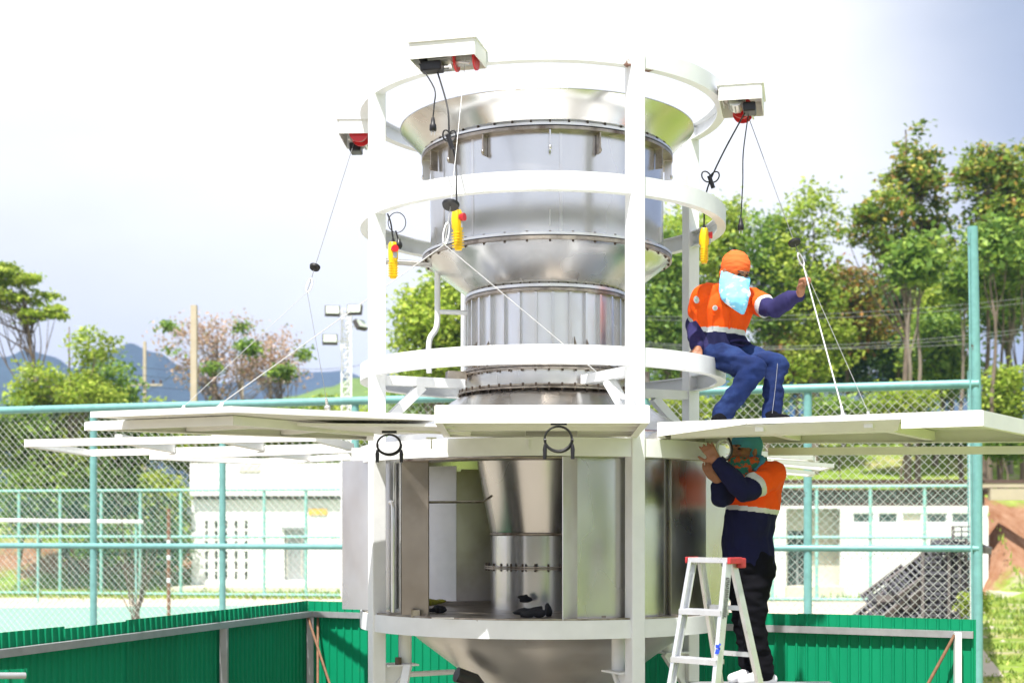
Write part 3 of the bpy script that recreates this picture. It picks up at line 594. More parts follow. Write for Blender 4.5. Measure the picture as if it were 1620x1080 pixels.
for i, (a, c) in enumerate(wins):
    fr = MB(); x0, x1 = lx(a), lx(c); z0, z1 = lz(827), lz(811)
    fr.box(((x0+x1)/2, D-.02, z1-.02), (x1-x0, .1, .04)).box(((x0+x1)/2, D-.02, z0+.02), (x1-x0, .1, .04)).box((x0+.02, D-.02, (z0+z1)/2), (.04, .1, z1-z0-.08)).box((x1-.02, D-.02, (z0+z1)/2), (.04, .1, z1-z0-.08))
    f = fr.build('window', M['white'], br)
    MB().box(((x0+x1)/2, D+.04, (z0+z1)/2), (x1-x0-.06, .02, z1-z0-.06)).build('pane', M['glass'] if i != 2 else M['cream'], f)
MB().box(((xl+xr)/2, D+.06, (lz(800)+lz(774))/2), (xr-xl-.2, .16, lz(774)-lz(800))).build('eaves_board', M['brown'], br)
MB().box(((xl+lx(1680))/2, D-.22, lz(767)-.0), (lx(1680)-xl, .12, .17)).build('roof_fascia', M['beam'], br)
MB().box(((xl+xr)/2, D+2.3, lz(761.5)), (xr-xl, 5.2, .12)).build('roof', M['brown'], br)
MB().box(((xr+lx(1690))/2+.01, D-.05, lz(761.5)), (lx(1690)-xr, .5, .12)).build('roof', M['brown'], br)
b = MB()
for i in range(int((xr-xl)/.185)): b.box((xl+.1+i*.185, D+2.25, lz(759.5)), (.07, 5.2, .04))
b.build('roof_rib', M['brown'], br, kind='stuff')
MB().box(((lx(1562)+lx(1680))/2, D-.2, (lz(791)+lz(773))/2), (lx(1680)-lx(1562), .3, lz(773)-lz(791))).build('beam', M['beam'], br)
MB().box((xr-.1, D+2.5, 1.2), (.2, 4.6, 2.5)).build('wall', M['wall'], br); MB().box((xl+.1, D+2.5, 1.2), (.2, 4.6, 2.5)).build('wall', M['wall'], br)
MB().box(((xl+xr)/2, D+4.9, 1.6), (xr-xl, .2, 3.3)).build('wall', M['cream'], br)
MB().box((lx(1585), D-1.4, .1), (1.5, 1.6, .3)).build('slab', M['cream'], br)
# red roof and blue sheeting far back
D = 68; rr_ = empty('red_roof_house', (lx(235), D, 0), 'house with a red roof half hidden by bushes at the left', 'house')
MB().box((lx(235), D+2, 3.2), (5.2, 3.5, 3.4)).build('wall', M['cream'], rr_)
b = MB(); x0, x1 = lx(148), lx(312); b.add([(x0, D-.4, lz(792)), (x1, D-.4, lz(785)), (x1, D+2.2, lz(742)), (x0, D+2.2, lz(748)), (x1, D+5, lz(785)), (x0, D+5, lz(792))], [(0, 1, 2, 3), (3, 2, 4, 5), (1, 4, 2), (0, 3, 5)]); b.build('roof', M['rtile'], rr_)
D = 90; MB().box((lx(1525), D, ground_h(lx(1525), D)+2.6), (6.5, 2, 5.6)).build('shed', M['bluewall'], None, label='blue sheeted shed glimpsed between the trunks beside the corner post', cat='shed')
MB().box((lx(1190), D+4, 9), (6, 2, 3.6)).build('shed', M['bluewall'], None, label='blue sheeted shed glimpsed behind the seated worker', cat='shed')

# ---------------------------------------------------------------- chain link fences
def chain_link(b, p, q, z0, z1, pitch, r):
    """diagonal strands between two ends of one fence run"""
    p, q = V(p), V(q); u = (q-p); Ln = u.length; u /= Ln; H = z1-z0; n = int((Ln+H)/pitch); nrm = V((-u.y, u.x, 0))
    for sgn in (1, -1):
        for i in range(n+1):
            s = i*pitch-H
            a0, a1 = max(s, 0), min(s+H, Ln)
            if a1-a0 < .02: continue
            za, zb = a0-s, a1-s
            A = p+u*a0; B = p+u*a1
            if sgn < 0: za, zb = H-za, H-zb
            off = nrm*r*sgn*.6
            b.tube([V((A.x, A.y, z0+za))+off, V((B.x, B.y, z0+zb))+off], r, 3, cap=False, smooth=False)
def fpt(px):                     # near fence: plan line from left to the corner post
    A = V((-7.56, 21)); B = V((5.66, 17.2)); 
    # intersection of the sight line with the fence line
    tx = (px-HX)/FPX; t = (tx*A.y-A.x)/((B.x-A.x)-tx*(B.y-A.y)); p = A.lerp(B, t); return V((p.x, p.y, 0))
nf = empty('chain_link_fence', fpt(148), 'tall near chain link fence with turquoise posts running behind the tower', 'fence')
P0, P1 = fpt(-330), fpt(1547)
for px in (-310, -75, 148, 352, 562, 785, 1020, 1278):
    p = fpt(px); MB().tube([p, p+V((0, 0, 4.0))], .052 if px not in (352,) else .046, 12).build('post', M['teal'], nf)
for z, r_ in ((4.03, .055), (2.04, .042), (.12, .03)):
    MB().tube([P0+V((0, -.03, z)), P1+V((0, -.03, z))], r_, 10).build('rail', M['teal'], nf)
b = MB(); chain_link(b, P0, P1, .05, 4.0, .107, .0034); b.build('chain_link', M['mesh'], nf, kind='stuff')
cp = empty('corner_post', P1, 'tall turquoise corner post of the near fence with peeling paint at the right', 'post')
MB().tube([P1, P1+V((-.01, 0, 3.2)), P1+V((-.065, .0, 5.93))], .062, 14).build('post', M['teal'], cp)
MB().tube([P1+V((-.075, -.045, 0)), P1+V((-.12, -.045, 5.85))], .012, 8).build('tie_rod', M['teal'], cp)
sf = empty('side_fence', P1, 'chain link fence running away behind the corner post', 'fence')
Q1 = V((P1.x*2.2+.1, P1.y*2.2, 0)); Q0 = V(((1541-HX)/FPX*17.6, 17.6, 0)); Q1 = V(((1534-HX)/FPX*32, 32, 0))
b = MB(); chain_link(b, Q0, Q1, .05, 5.8, .107, .0034); b.build('chain_link', M['mesh'], sf, kind='stuff')
MB().tube([Q0+V((0, 0, 5.85)), Q1+V((0, 0, 5.85))], .03, 8).build('rail', M['teal'], sf)
MB().tube([Q1, Q1+V((0, 0, 5.85))], .05, 8).build('post', M['teal'], sf)
def fp2(px):
    A = V((-810/FPX*50, 50)); B = V((730/FPX*44.3, 44.3)); tx = (px-HX)/FPX
    t = (tx*A.y-A.x)/((B.x-A.x)-tx*(B.y-A.y)); p = A.lerp(B, t); return V((p.x, p.y, 0))
ff = empty('far_fence', fp2(300), 'far chain link fence with thin pale green posts beyond the court', 'fence')
F0, F1 = fp2(-120), fp2(1546)
for px in (30, 95, 160, 222, 286, 352, 418, 484, 552, 700, 850, 1000, 1110, 1222, 1292, 1377, 1463, 1542):
    p = fp2(px); MB().tube([p, p+V((0, 0, 3.66))], .055, 8).build('post', M['teal2'], ff)
for z in (3.66, 2.06, .1): MB().tube([F0+V((0, -.05, z)), F1+V((0, -.05, z))], .045, 8).build('rail', M['teal2'], ff)
b = MB(); chain_link(b, F0, F1, .08, 3.6, .16, .0042); b.build('chain_link', M['teal2'], ff, kind='stuff')

# ---------------------------------------------------------------- green sheet fence
def sheet_fence(root, p, q, ztop, zbot, sheets, side, rail_z, pan=.072):
    """profiled sheets along p-q; rail stands on the viewer's side"""
    p, q = V(p), V(q); u = q-p; Ln = u.length; u = u/Ln; n = V((u.y, -u.x, 0))*side
    wv = Ln/sheets; rib = .012; mesh = None; loc0 = None
    b = MB(); k = int(wv/pan); pw = wv/k; pts = []
    for i in range(k):
        x = i*pw; pts += [(x, 0), (x+pw*.70, 0), (x+pw*.78, rib), (x+pw*.92, rib)]
    pts += [(wv, 0), (wv+.012, 0)]; m = len(pts); 
    vs = [u*x+n*(o) for x, o in pts]; lo = [v+V((0, 0, zbot)) for v in vs]; hi = [v+V((0, 0, ztop)) for v in vs]
    b.add(lo+hi, [(i, i+1, m+i+1, m+i) for i in range(m-1)])
    me = b.mesh('sheet', M['gsheet'])
    for i in range(sheets):
        o = link(bpy.data.objects.new('sheet', me)); o.parent = root; o.location = p+u*wv*i+n*.004*(i % 2)-wloc(root)+V((0, 0, rnd.uniform(-.006, .006)))
        o.rotation_euler = (radians(rnd.uniform(-.35, .35)), 0, radians(rnd.uniform(-.25, .25))); sm = o.modifiers.new('thickness', 'SOLIDIFY'); sm.thickness = .0015
    sc_ = MB()
    for i in range(int(Ln/pan/3)):
        for z in (ztop-.115, .4): c = p+u*(i*pan*3+pan*.3)+V((0, 0, z+.0))+n*.002; sc_.tube([c, c+n*.008], .008, 6, smooth=False)
    sc_.build('screws', M['grey'], root, kind='stuff')
    return u, n
ZT = 1.62; dz = CZ-ZT
def sp(px, py): return V(((px-HX)/FPX*(dz*FPX/(py-HY)), dz*FPX/(py-HY), 0))
C0, CR, CL = sp(487, 950), sp(1541, 978), sp(-150, 1018)
sfr = empty('sheet_fence', C0, 'sunlit run of the green sheet fence across the back right of the tower', 'fence')
u, n = sheet_fence(sfr, C0+V((0, 0, 0)), CR, ZT, .03, 9, 1, 0)
RZ = ZT-.115
MB().beam(C0+n*.036+V((0, 0, RZ)), CR+n*.036+V((0, 0, RZ)), .034, .05).build('rail', M['grey'], sfr)
MB().beam(C0+n*.05+V((0, 0, .4)), CR+n*.05+V((0, 0, .4)), .05, .05).build('rail', M['grey'], sfr)
for t_ in (.0, .33, .66): 
    p = C0.lerp(CR, t_)-n*.06; MB().beam(p+V((0, 0, .0)), p+V((0, 0, RZ)), .06, .06, (0, 1, 0)).build('post', M['grey'], sfr)
pe = CR-u*.10+n*.09; MB().beam(pe, pe+V((0, 0, RZ+.02)), .045, .045, (0, 1, 0)).build('post', M['white'], sfr, label='white painted end post')
pe = CR-u*.13+n*.15; MB().beam(pe, pe+V((0, 0, RZ-.55)), .05, .05, (0, 1, 0)).build('post', M['grey'], sfr, label='short pole strapped to the end post')
MB().tube([C0+u*.06+n*.1+V((0, 0, RZ)), C0+u*.95+n*.55+V((0, 0, .1))], .012, 6).build('brace', M['rustrod'], sfr)
MB().tube([CR-u*.12+n*.1+V((0, 0, RZ)), CR-u*.75+n*.45+V((0, 0, .2))], .012, 6).build('brace', M['rustrod'], sfr)
sfl = empty('sheet_fence', C0.lerp(CL, .5), 'shaded left run of the green sheet fence reaching towards the lower left corner', 'fence')
u2, n2 = sheet_fence(sfl, C0, CL, ZT, .03, 7, -1, 0)
MB().beam(C0+n2*.05+V((0, 0, RZ)), CL+n2*.05+V((0, 0, RZ)), .05, .05).build('rail', M['grey'], sfl)
MB().beam(C0+n2*.05+V((0, 0, .4)), CL+n2*.05+V((0, 0, .4)), .05, .05).build('rail', M['grey'], sfl)
for p in (C0+n2*.06+u2*.06, V((-2.65, 11.42, 0))+n2*.0):
    t_ = (p-C0).dot(u2); p = C0+u2*t_+n2*.055; MB().beam(p, p+V((0, 0, RZ-.026)), .06, .05, (0, 1, 0)).build('post', M['grey'], sfl)
p = C0+n2*.1+V((0, 0, RZ)); MB().tube([p, C0+u2*.75+n2*.45+V((0, 0, .2))], .012, 6).build('brace', M['rustrod'], sfl)
# scrap of a nearer sheet at the bottom left corner
ns = empty('sheet_offcut', atz(0, 1070, 1.4), 'end of a nearer green sheet with a grey pipe in the lower left corner', 'sheet')
A_, B_ = at(-60, 1062, 7.6), at(40, 1062, 7.8); sheet_fence(ns, V((A_.x, A_.y, 0)), V((B_.x, B_.y, 0)), A_.z, .05, 1, 1, 0)
MB().tube([at(-60, 1068, 7.5), at(40, 1068, 7.7)], .018, 10).build('pipe', M['grey'], ns)
# ================================================================ TOWER
TX, TY = .21, 9.8
def tp(r, deg, z, cx=TX, cy=TY): a = radians(deg); return V((cx+r*sin(a), cy-r*cos(a), z))
tw = empty('steel_tower', (TX, TY, 0), 'round white painted steel frame tower holding the stainless vessel', 'tower')
PHI = [-63.5, 26.5, 116.5, 206.5]
pm = MB().box((0, 0, 2.59), (.092, .092, 5.18)); 
p0 = pm.build('post', M['white'], None, bev=.006); p0.parent = tw; p0.location = tp(1.217, PHI[0], 0)-tw.location; p0.rotation_euler = (0, 0, radians(PHI[0]))
for a in PHI[1:]:
    o = inst(p0, tp(1.217, a, 0), radians(a), 'post', tw)
b = MB()
for a in PHI:
    for z in (4.31, 3.27, 2.71, 1.6):
        for s_ in (-1, 1):
            for zz in (z+.03, z+.085): b.ell(tp(1.217, a, zz)+V((cos(radians(a)), sin(radians(a)), 0))*.049*s_, (.007, .007, .007), None, 6)
b.build('weld', M['white'], tw, kind='stuff')
for z in (5.084, 4.305, 3.262, 2.705, 1.60):
    h = .112; ro = 1.25; ri = 1.19; t_ = .007
    MB().lathe([(ro, z), (ro, z+h), (ri, z+h), (ri, z+h-t_), (ro-t_, z+h-t_), (ro-t_, z+t_), (ri, z+t_), (ri, z)], (TX, TY), 180, 0, False, closed=True).build('ring', M['white'], tw)
for a in PHI:
    MB().beam(tp(1.175, a, 3.235), tp(.60, a, 3.235), .07, .06).build('beam', M['white'], tw)
    MB().beam(tp(1.19, a, 2.93), tp(.90, a, 3.205), .06, .06).build('brace', M['white'], tw)
    MB().beam(tp(1.175, a, 1.655), tp(1.02, a, 1.655), .07, .06).build('beam', M['white'], tw)
    MB().tube([tp(1.02, a, 1.60), tp(1.02, a, 1.385)], .043, 16).build('stub_pipe', M['white'], tw)
    Rz = Matrix.Rotation(radians(a), 3, 'Z')
    MB().box(tp(1.06, a, 1.378), (.17, .21, .012), Rz).build('support_plate', M['white'], tw)
    g = MB(); e = V((cos(radians(a)), sin(radians(a)), 0))*.004
    tri = [tp(1.17, a, 1.371), tp(.98, a, 1.371), tp(1.17, a, 1.16)]
    g.add([p-e for p in tri]+[p+e for p in tri], [(0, 1, 2), (5, 4, 3), (0, 3, 4, 1), (1, 4, 5, 2), (2, 5, 3, 0)]); g.build('gusset', M['white'], tw)
    MB().beam(tp(1.17, a, 1.12), tp(.99, a, 1.365), .05, .03).build('strut', M['white'], tw)
    MB().tube([tp(1.09, a, 1.384)+e*14, tp(1.09, a, 1.43)+e*14], .024, 6, smooth=False).build('nut', M['bolt'], tw)
    for b_ in (a+45,):
        MB().beam(tp(1.15, a+3, .6), tp(1.15, a+87, .6), .05, .05).build('tie_beam', M['white'], tw)
    MB().box(tp(1.217, a, .01), (.26, .26, .02), Rz).build('foot_plate', M['white'], tw)
MB().tube([at(645, 1066, 9.35), at(718, 1062, 9.6)], .018, 10).build('tie_pipe', M['white'], tw)
MB().beam(at(645, 1052, 9.2), at(636, 1100, 9.1), .05, .03).build('strut', M['white'], tw)
# hangers of the deck ring
for px in (683, 836):
    x, y = (px-HX)/FPX*8.59, 8.56
    g = MB(); g.box((x, y, 2.81), (.06, .03, .01)); g.box((x, y-.002, 2.775), (.008, .03, .06)); g.build('bracket', M['white'], tw)
# conduit
MB().tube(spline([at(692, 418, 9.75), at(692, 470, 9.75), at(691, 516, 9.75), at(679, 540, 9.75), at(679, 590, 9.75)], 5), .020, 12).build('conduit', M['white'], tw)
MB().tube([at(606, 413, 9.45), at(700, 420, 9.75)], .02, 12).build('conduit_arm', M['steel_bright'], tw)
MB().tube([at(692, 493, 9.75), at(745, 495, 9.75)], .017, 12).build('conduit_arm', M['white'], tw)

# ---------------------------------------------------------------- stainless vessel
VX = .24
vs_ = empty('stainless_vessel', (VX, TY, .9), 'polished stainless vessel with flared top, drum, ribbed neck and hopper inside the tower', 'vessel')
def ves(name, prof, m='steel', seg=128, wob=.004, parent=None, smooth=True, closed=False, cx=VX, **kw):
    return MB().lathe(prof, (cx, TY), seg, 0, smooth, wob=wob, closed=closed).build(name, M[m], parent or vs_, **kw)
ves('flared_rim', [(.838, 4.825), (.86, 4.845), (.93, 4.92), (1.004, 4.985), (1.008, 4.992), (1.000, 4.992), (.925, 4.925), (.855, 4.853), (.825, 4.825)])
def flange(name, z, r0, r1, h=.012, m='steel_bright'): return ves(name, [(r0, z), (r1, z), (r1, z+h), (r0, z+h)], m, smooth=False, wob=0, closed=True)
def bolts(z, r, n, h=.02, s=.008, a0=0):
    b = MB()
    for i in range(n): a = 360*i/n+a0; b.tube([tp(r, a, z-h, VX), tp(r, a, z+h, VX)], s, 6, smooth=False)
    b.build('bolts', M['bolt'], vs_, kind='stuff')
flange('flange', 4.806, .78, .862, .013); flange('gasket', 4.800, .80, .857, .005, 'gasket'); flange('flange', 4.779, .78, .862, .019, 'steel_dark'); 
ves('rim_band', [(.845, 4.819), (.842, 4.838)], 'steel_bright', wob=0)
bolts(4.83, .850, 44, .004, .007)
ves('drum', [(.80, 4.78), (.797, 4.60), (.799, 4.45), (.796, 4.3), (.80, 4.145)], wob=.007)
for a in (-38, 5, 48, 95, 150, 200, 250, 300):
    p = tp(.801, a, 0, VX); q = tp(.806, a, 0, VX)
    MB().beam(V((*p[:2], 4.15)), V((*p[:2], 4.775)), .018, .006, tuple((q-p).normalized())).build('seam', M['steel_flat'], vs_)
for i, a in enumerate((-84, -66, -50, -30, 0, 22, 44, 62, 84, 110, 140, 180, 220, 250)):
    g = MB(); c = tp(.83, a, 4.71, VX); g.box(c, (.009, .05, .13), Matrix.Rotation(radians(a), 3, 'Z')); g.ell(tp(.853, a, 4.665, VX), (.011, .011, .016), None, 8); g.build('lug', M['steel_dark'] if i % 4 else M['steel_flat'], vs_)
for a in (0, 70, 140, 210, 290):
    MB().box(tp(.803, a, 4.235, VX), (.009, .014, .10), Matrix.Rotation(radians(a), 3, 'Z')).build('rib', M['steel_flat'], vs_)
flange('flange', 4.118, .70, .857, .016); flange('gasket', 4.112, .72, .853, .005, 'gasket'); flange('flange', 4.088, .70, .857, .023, 'steel_dark')
bolts(4.11, .838, 36, .034, .008)
ves('cone', [(.835, 4.088), (.815, 4.075), (.79, 4.05), (.70, 3.98), (.60, 3.905), (.545, 3.868), (.535, 3.862)], wob=.006)
for a in (-20, 35, 120, 230): MB().beam(tp(.785, a, 4.05, VX), tp(.55, a+2, 3.872, VX), .008, .006).build('seam', M['steel_flat'], vs_)
flange('flange', 3.842, .50, .558, .02); flange('gasket', 3.836, .50, .552, .005, 'gasket'); flange('flange', 3.816, .50, .560, .019, 'steel_dark')
bolts(3.842, .545, 54, .026, .0065)
ves('neck', [(.523, 3.82), (.523, 3.34)], 'steel_flat', wob=.002)
rb = None
for i in range(30):
    a = 12*i+3; 
    if rb is None: rb = MB().box((0, -.012, 0), (.016, .03, .46)).build('rib', M['steel_flat'], None); rb.parent = vs_; rb.location = tp(.523, a, 3.58, VX)-vs_.location; rb.rotation_euler = (0, 0, radians(a))
    else: inst(rb, tp(.523, a, 3.58, VX), radians(a), 'rib', vs_)
for a in (-62, -46, 18, 27, 75, 130, 230):
    g = MB(); e = V((cos(radians(a)), sin(radians(a)), 0))*.003; tri = [tp(.54, a, 3.35, VX), tp(.66, a, 3.35, VX), tp(.54, a, 3.52, VX)]
    g.add([p-e for p in tri]+[p+e for p in tri], [(0, 1, 2), (5, 4, 3), (0, 3, 4, 1), (1, 4, 5, 2), (2, 5, 3, 0)]); g.build('gusset', M['steel_dark'], vs_)
flange('flange', 3.325, .50, .585, .014, 'steel_dark'); flange('flange', 3.305, .50, .585, .014, 'steel_dark'); bolts(3.32, .570, 40, .026, .008)
ves('collar', [(.555, 3.306), (.555, 3.20)], 'steel_flat', wob=.002)
flange('flange', 3.196, .50, .60, .012, 'steel_dark'); flange('flange', 3.178, .50, .615, .012, 'steel_dark'); bolts(3.19, .60, 44, .024, .008)
for a in (-75, 80, 165, 255):
    MB().box(tp(.64, a, 3.30, VX), (.09, .13, .06), Matrix.Rotation(radians(a), 3, 'Z')).build('bearing_block', M['steel_dark'], vs_)
ves('shoulder', [(.58, 3.178), (.66, 3.13), (.76, 3.055), (.92, 2.97), (1.10, 2.89), (1.15, 2.86), (1.15, 2.70)], wob=.006)
# body: shell with an opening, folded jambs, floor
def shell(name, a0, a1, m='steel', r=1.14, z0=1.712, z1=2.72, t_=.004, **kw):
    return MB().lathe([(r, z0), (r, z1), (r-t_, z1), (r-t_, z0)], (TX, TY), max(4, int(abs(a1-a0)/3)), 0, False, radians(a0), radians(a1), closed=True).build(name, M[m], vs_, **kw)
def smooth_shell(name, a0, a1, r=1.14, z0=1.712, z1=2.72, m='steel'):
    n = max(6, int(abs(a1-a0)/2.5)); b = MB(); b.lathe([(r, z0), (r, z1)], (TX, TY), n, 0, True, radians(a0), radians(a1), wob=.004)
    b.lathe([(r-.005, z1), (r-.005, z0)], (TX, TY), n, 0, True, radians(a0), radians(a1), wob=.003); return b.build(name, M[m], vs_)
for a0, a1 in ((9.4, 42.5), (42.9, 72), (120.4, 168), (168.4, 215), (215.4, 248), (292.4, 306), (306.4, 320)): smooth_shell('wall_panel', a0, a1, m='steel_shaded' if 120 < a0 < 290 else 'steel')
def plate(name, P, Q, z0, z1, m='steel_flat', t_=.006, parent=None, **kw):
    P, Q = V((*P[:2], 0)), V((*Q[:2], 0)); u = (Q-P).normalized(); n = V((-u.y, u.x, 0))*t_/2
    return MB().prism([P-n, Q-n, Q+n, P+n], z0, z1).build(name, M[m], parent or vs_, **kw)
plate('jamb', tp(1.142, -40, 0), tp(1.237, -47, 0), 1.70, 2.70, 'steel_shaded'); plate('jamb', tp(1.142, 9.4, 0), tp(1.237, 4.4, 0), 1.69, 2.70)
MB().lathe([(1.235, 2.690), (1.235, 2.700), (1.0, 2.700), (1.0, 2.690)], (TX, TY), 20, 0, False, radians(-47), radians(4.4), closed=True).build('door_head', M['steel_dark'], vs_)
MB().lathe([(1.237, 1.712), (1.237, 1.722), (.35, 1.722), (.35, 1.712)], (TX, TY), 96, 0, False, closed=True).build('floor_plate', M['steel_dark'], vs_)
plate('hatch_leaf', (TX+.79, TY-.86), (TX+1.035, TY-.66), 1.712, 2.70, 'steel_flat', label='sunlit hatch leaf standing open beside the right post')
plate('hatch_leaf', (TX+1.05, TY-.50), (TX+1.22, TY-.30), 1.73, 2.69, 'steel_flat', label='shaded hatch leaf behind the standing worker')
plate('hatch_leaf', (TX-1.08, TY-.40), (TX-1.345, TY-.28), 1.73, 2.72, 'steel_flat', label='bright hatch leaf sticking out at the left of the tower')
plate('inner_plate', at(675, 900, 10.1), at(722, 900, 10.0), 1.76, 2.71, 'lit_plate')
plate('jamb', tp(1.142, 248, 0), tp(1.237, 244, 0), 1.70, 2.70)
plate('jamb', tp(1.142, 120, 0), tp(1.237, 124, 0), 1.70, 2.70)
plate('folded_strip', tp(1.15, -58, 0), tp(1.16, -56.5, 0), 1.75, 2.69, 'steel_bright')
MB().tube(spline([at(617, 795, 9.0), at(622, 803, 8.98), at(622, 900, 8.98), at(622, 968, 8.98)], 3), .014, 10).build('door_handle_pipe', M['steel_flat'], vs_)
# inner funnel
ic = VX+.0
ves('funnel', [(.49, 2.78), (.395, 2.26), (.388, 2.235)], 'steel', 96, .003)
ves('weld_band', [(.388, 2.243), (.395, 2.238), (.395, 2.225), (.388, 2.22)], 'steel_dark', 96, 0)
ves('duct', [(.388, 2.225), (.388, 1.72)], 'steel', 96, .002)
flange('duct_flange', 2.008, .37, .432, .008, 'steel_dark'); flange('duct_flange', 1.995, .37, .432, .008, 'steel_dark'); bolts(2.008, .418, 30, .026, .008)
MB().tube([at(674, 794, 9.0), at(764, 793.5, 9.25), at(778, 784, 9.35)], .008, 8).build('probe_rod', M['steel_dark'], vs_)
g = MB(); g.box(at(658, 970, 8.9), (.05, .04, .045)); g.box(at(652, 970, 8.9), (.012, .05, .06)); g.build('hinge', M['steel_dark'], vs_)
g = MB(); g.box(at(952, 977, 8.72), (.05, .02, .03)); g.build('latch', M['steel_dark'], vs_)
MB().beam(at(683, 977, 8.66), at(718, 977, 8.64), .012, .008).build('key', M['steel_bright'], None, label='short steel key bar lying on the sill of the open hatch', cat='tool')
# hopper
ves('hopper', [(1.06, 1.605), (.95, 1.575), (.86, 1.50), (.62, 1.318), (.40, 1.155), (.20, 1.0), (.17, .97), (.17, .60)], 'steel_lit', 128, .008)
for a in (-52, -10, 40, 120, 200): MB().beam(tp(.93, a, 1.562, VX), tp(.40, a, 1.162, VX), .008, .004).build('seam', M['steel_flat'], vs_)
ves('outlet_valve', [(.17, .62), (.25, .62), (.25, .58), (.17, .58), (.17, .3)], 'steel_dark', 48, 0)
MB().tube([at(722, 1066, 9.25), at(750, 1076, 9.3), at(770, 1100, 9.35)], [.05, .05, .04], 12).build('vibrator', M['blackbox'], vs_)

# small things lying in the opening
def lump(name, c, rad, m, label, cat, seed, fold=.35):
    b = MB(); b.ell((0, 0, 0), rad, None, 20); vs = []
    for v in b.v:
        p = V(v); n = mn.noise(p*22+V((seed, 0, 0)))+.5*mn.noise(p*50+V((seed, 3, 0))); vs.append(tuple(p*(1+fold*n*1.6)))
    b.v = [tuple(V(v)+V(c)) for v in vs]; return b.build(name, M[m], None, origin=c, label=label, cat=cat)
lump('rag', at(838, 968, 8.75), (.09, .05, .034), 'rag', 'black rag heaped on the floor of the open hatch', 'rag', 1, .5)
lump('rag', at(866, 966, 8.85), (.028, .03, .035), 'rag', 'small black cloth scrap standing beside the heaped rag', 'rag', 2, .5)
lump('rag', at(829, 946, 9.32), (.036, .012, .022), 'rag', 'scrap of black cloth clinging to the duct above the heaped rag', 'rag', 3, .7)
lump('glove', at(687, 951, 9.5), (.055, .04, .018), 'glove', 'yellow green work glove, upper one of two at the left of the hatch', 'glove', 4, .6)
lump('glove', at(688, 964, 9.2), (.055, .04, .018), 'rag', 'dark work glove, lower one of two at the left of the hatch', 'glove', 5, .6)
# ---------------------------------------------------------------- folding platform panels
def panel(label, poly, z, sheet=True, h=.085, hz=None, name='folding_platform', nst=2, skip=()):
    """poly: plan corners; poly[0]-poly[1] is the outer edge. hz: bottom height at each corner"""
    hz = hz or [z]*len(poly); P = [V((p[0], p[1], q)) for p, q in zip(poly, hz)]; n = len(P); c = sum(P, V())/n
    root = empty(name, c, label, 'platform', 'folding platform panels round the tower')
    for i in range(n):
        if i in skip: continue
        a, b_ = P[i], P[(i+1) % n]; inw = (c-(a+b_)/2); inw.z = 0; u = (b_-a).normalized(); inw -= u*inw.dot(u); inw.normalize()
        s_ = .003*(i % 2)
        r = MB(); up = V((0, 0, 1))
        A, B = a+inw*.004+u*(.001+s_), b_+inw*.004-u*(.001+s_)
        r.beam(A+up*h/2, B+up*h/2, .006, h-.002*i)                     # web
        r.beam(A+up*(.004+.0004*i)+inw*.02, B+up*(.004+.0004*i)+inw*.02, .036, .006)      # lower flange
        r.build('side_rail', M['white2'], root)
    if sheet:
        Pi = [p+(c-p)*.012 for p in P]
        b = MB(); t0, t1 = h-.006, h+.004
        vs = [p+V((0, 0, t0)) for p in Pi]+[p+V((0, 0, t1)) for p in Pi]
        b.add(vs, [tuple(range(n))[::-1], tuple(range(n, 2*n))]+[(i, (i+1) % n, n+(i+1) % n, n+i) for i in range(n)])
        b.build('deck_sheet', M['white2'], root)
    for k in range(nst):
        t_ = (k+1)/(nst+1); a = P[0].lerp(P[-1], t_) if n == 4 else P[0]; b_ = P[1].lerp(P[2], t_)
        MB().beam(a.lerp(b_, .02)+V((0, 0, .045)), a.lerp(b_, .98)+V((0, 0, .045)), .05, .06).build('stiffener', M['white2'], root)
    return root
ZP = 2.82
pf = panel('white platform panel folded out towards the camera in front of the tower', [atz(687, 669, ZP), atz(1028, 669, ZP), atz(1008, 692, ZP), atz(702, 692, ZP)], ZP, h=.092)
pl = panel('white platform panel folded out front left, nearest corner under the long sling', [atz(133, 681, ZP), atz(369, 672, ZP), atz(592, 690, ZP), atz(590, 697, ZP)], ZP, h=.048)
MB().prism([V(atz(143, 676, ZP+.0)), atz(367, 668.5, ZP), (-.44, 8.04), (-.60, 8.62), atz(590, 697, ZP)], ZP+.055, ZP+.088).build('top_lip', M['white2'], pl)
# folded wing sheet in front of the tower between the two
MB().prism([(-1.2, 7.95), (-.42, 8.03), (-.24, 8.50), (-.80, 8.70)], ZP+.02, ZP+.035).build('wing_sheet', M['white2'], pl)
MB().beam((-.78, 8.32, ZP+.035), (-.25, 8.50, ZP+.015), .03, .03).build('hinge_bar', M['white2'], pl)
pr = panel('white platform panel folded out right, seen edge on under the seated worker', [atz(1556, 674, ZP), atz(1690, 700, ZP), atz(1052, 702, ZP), atz(1040, 691, ZP)], ZP, h=.086, skip=(3,))
A_, B_ = atz(1040, 691, ZP), atz(1556, 674, ZP)
def ab(px):
    tx = (px-HX)/FPX; t_ = (tx*A_.y-A_.x)/((B_.x-A_.x)-tx*(B_.y-A_.y)); return A_.lerp(B_, t_)
def web(name, p, q, hp, hq, z1=.088, th=.006):
    u = (q-p).normalized(); n_ = V((-u.y, u.x, 0))*th/2; g = MB(); vs = []
    for s_ in (-1, 1): vs += [p+n_*s_+V((0, 0, z1-hp)), q+n_*s_+V((0, 0, z1-hq)), q+n_*s_+V((0, 0, z1)), p+n_*s_+V((0, 0, z1))]
    g.add(vs, [(0, 1, 2, 3), (7, 6, 5, 4), (0, 4, 5, 1), (1, 5, 6, 2), (2, 6, 7, 3), (3, 7, 4, 0)]); return g.build(name, M['white2'], pr)
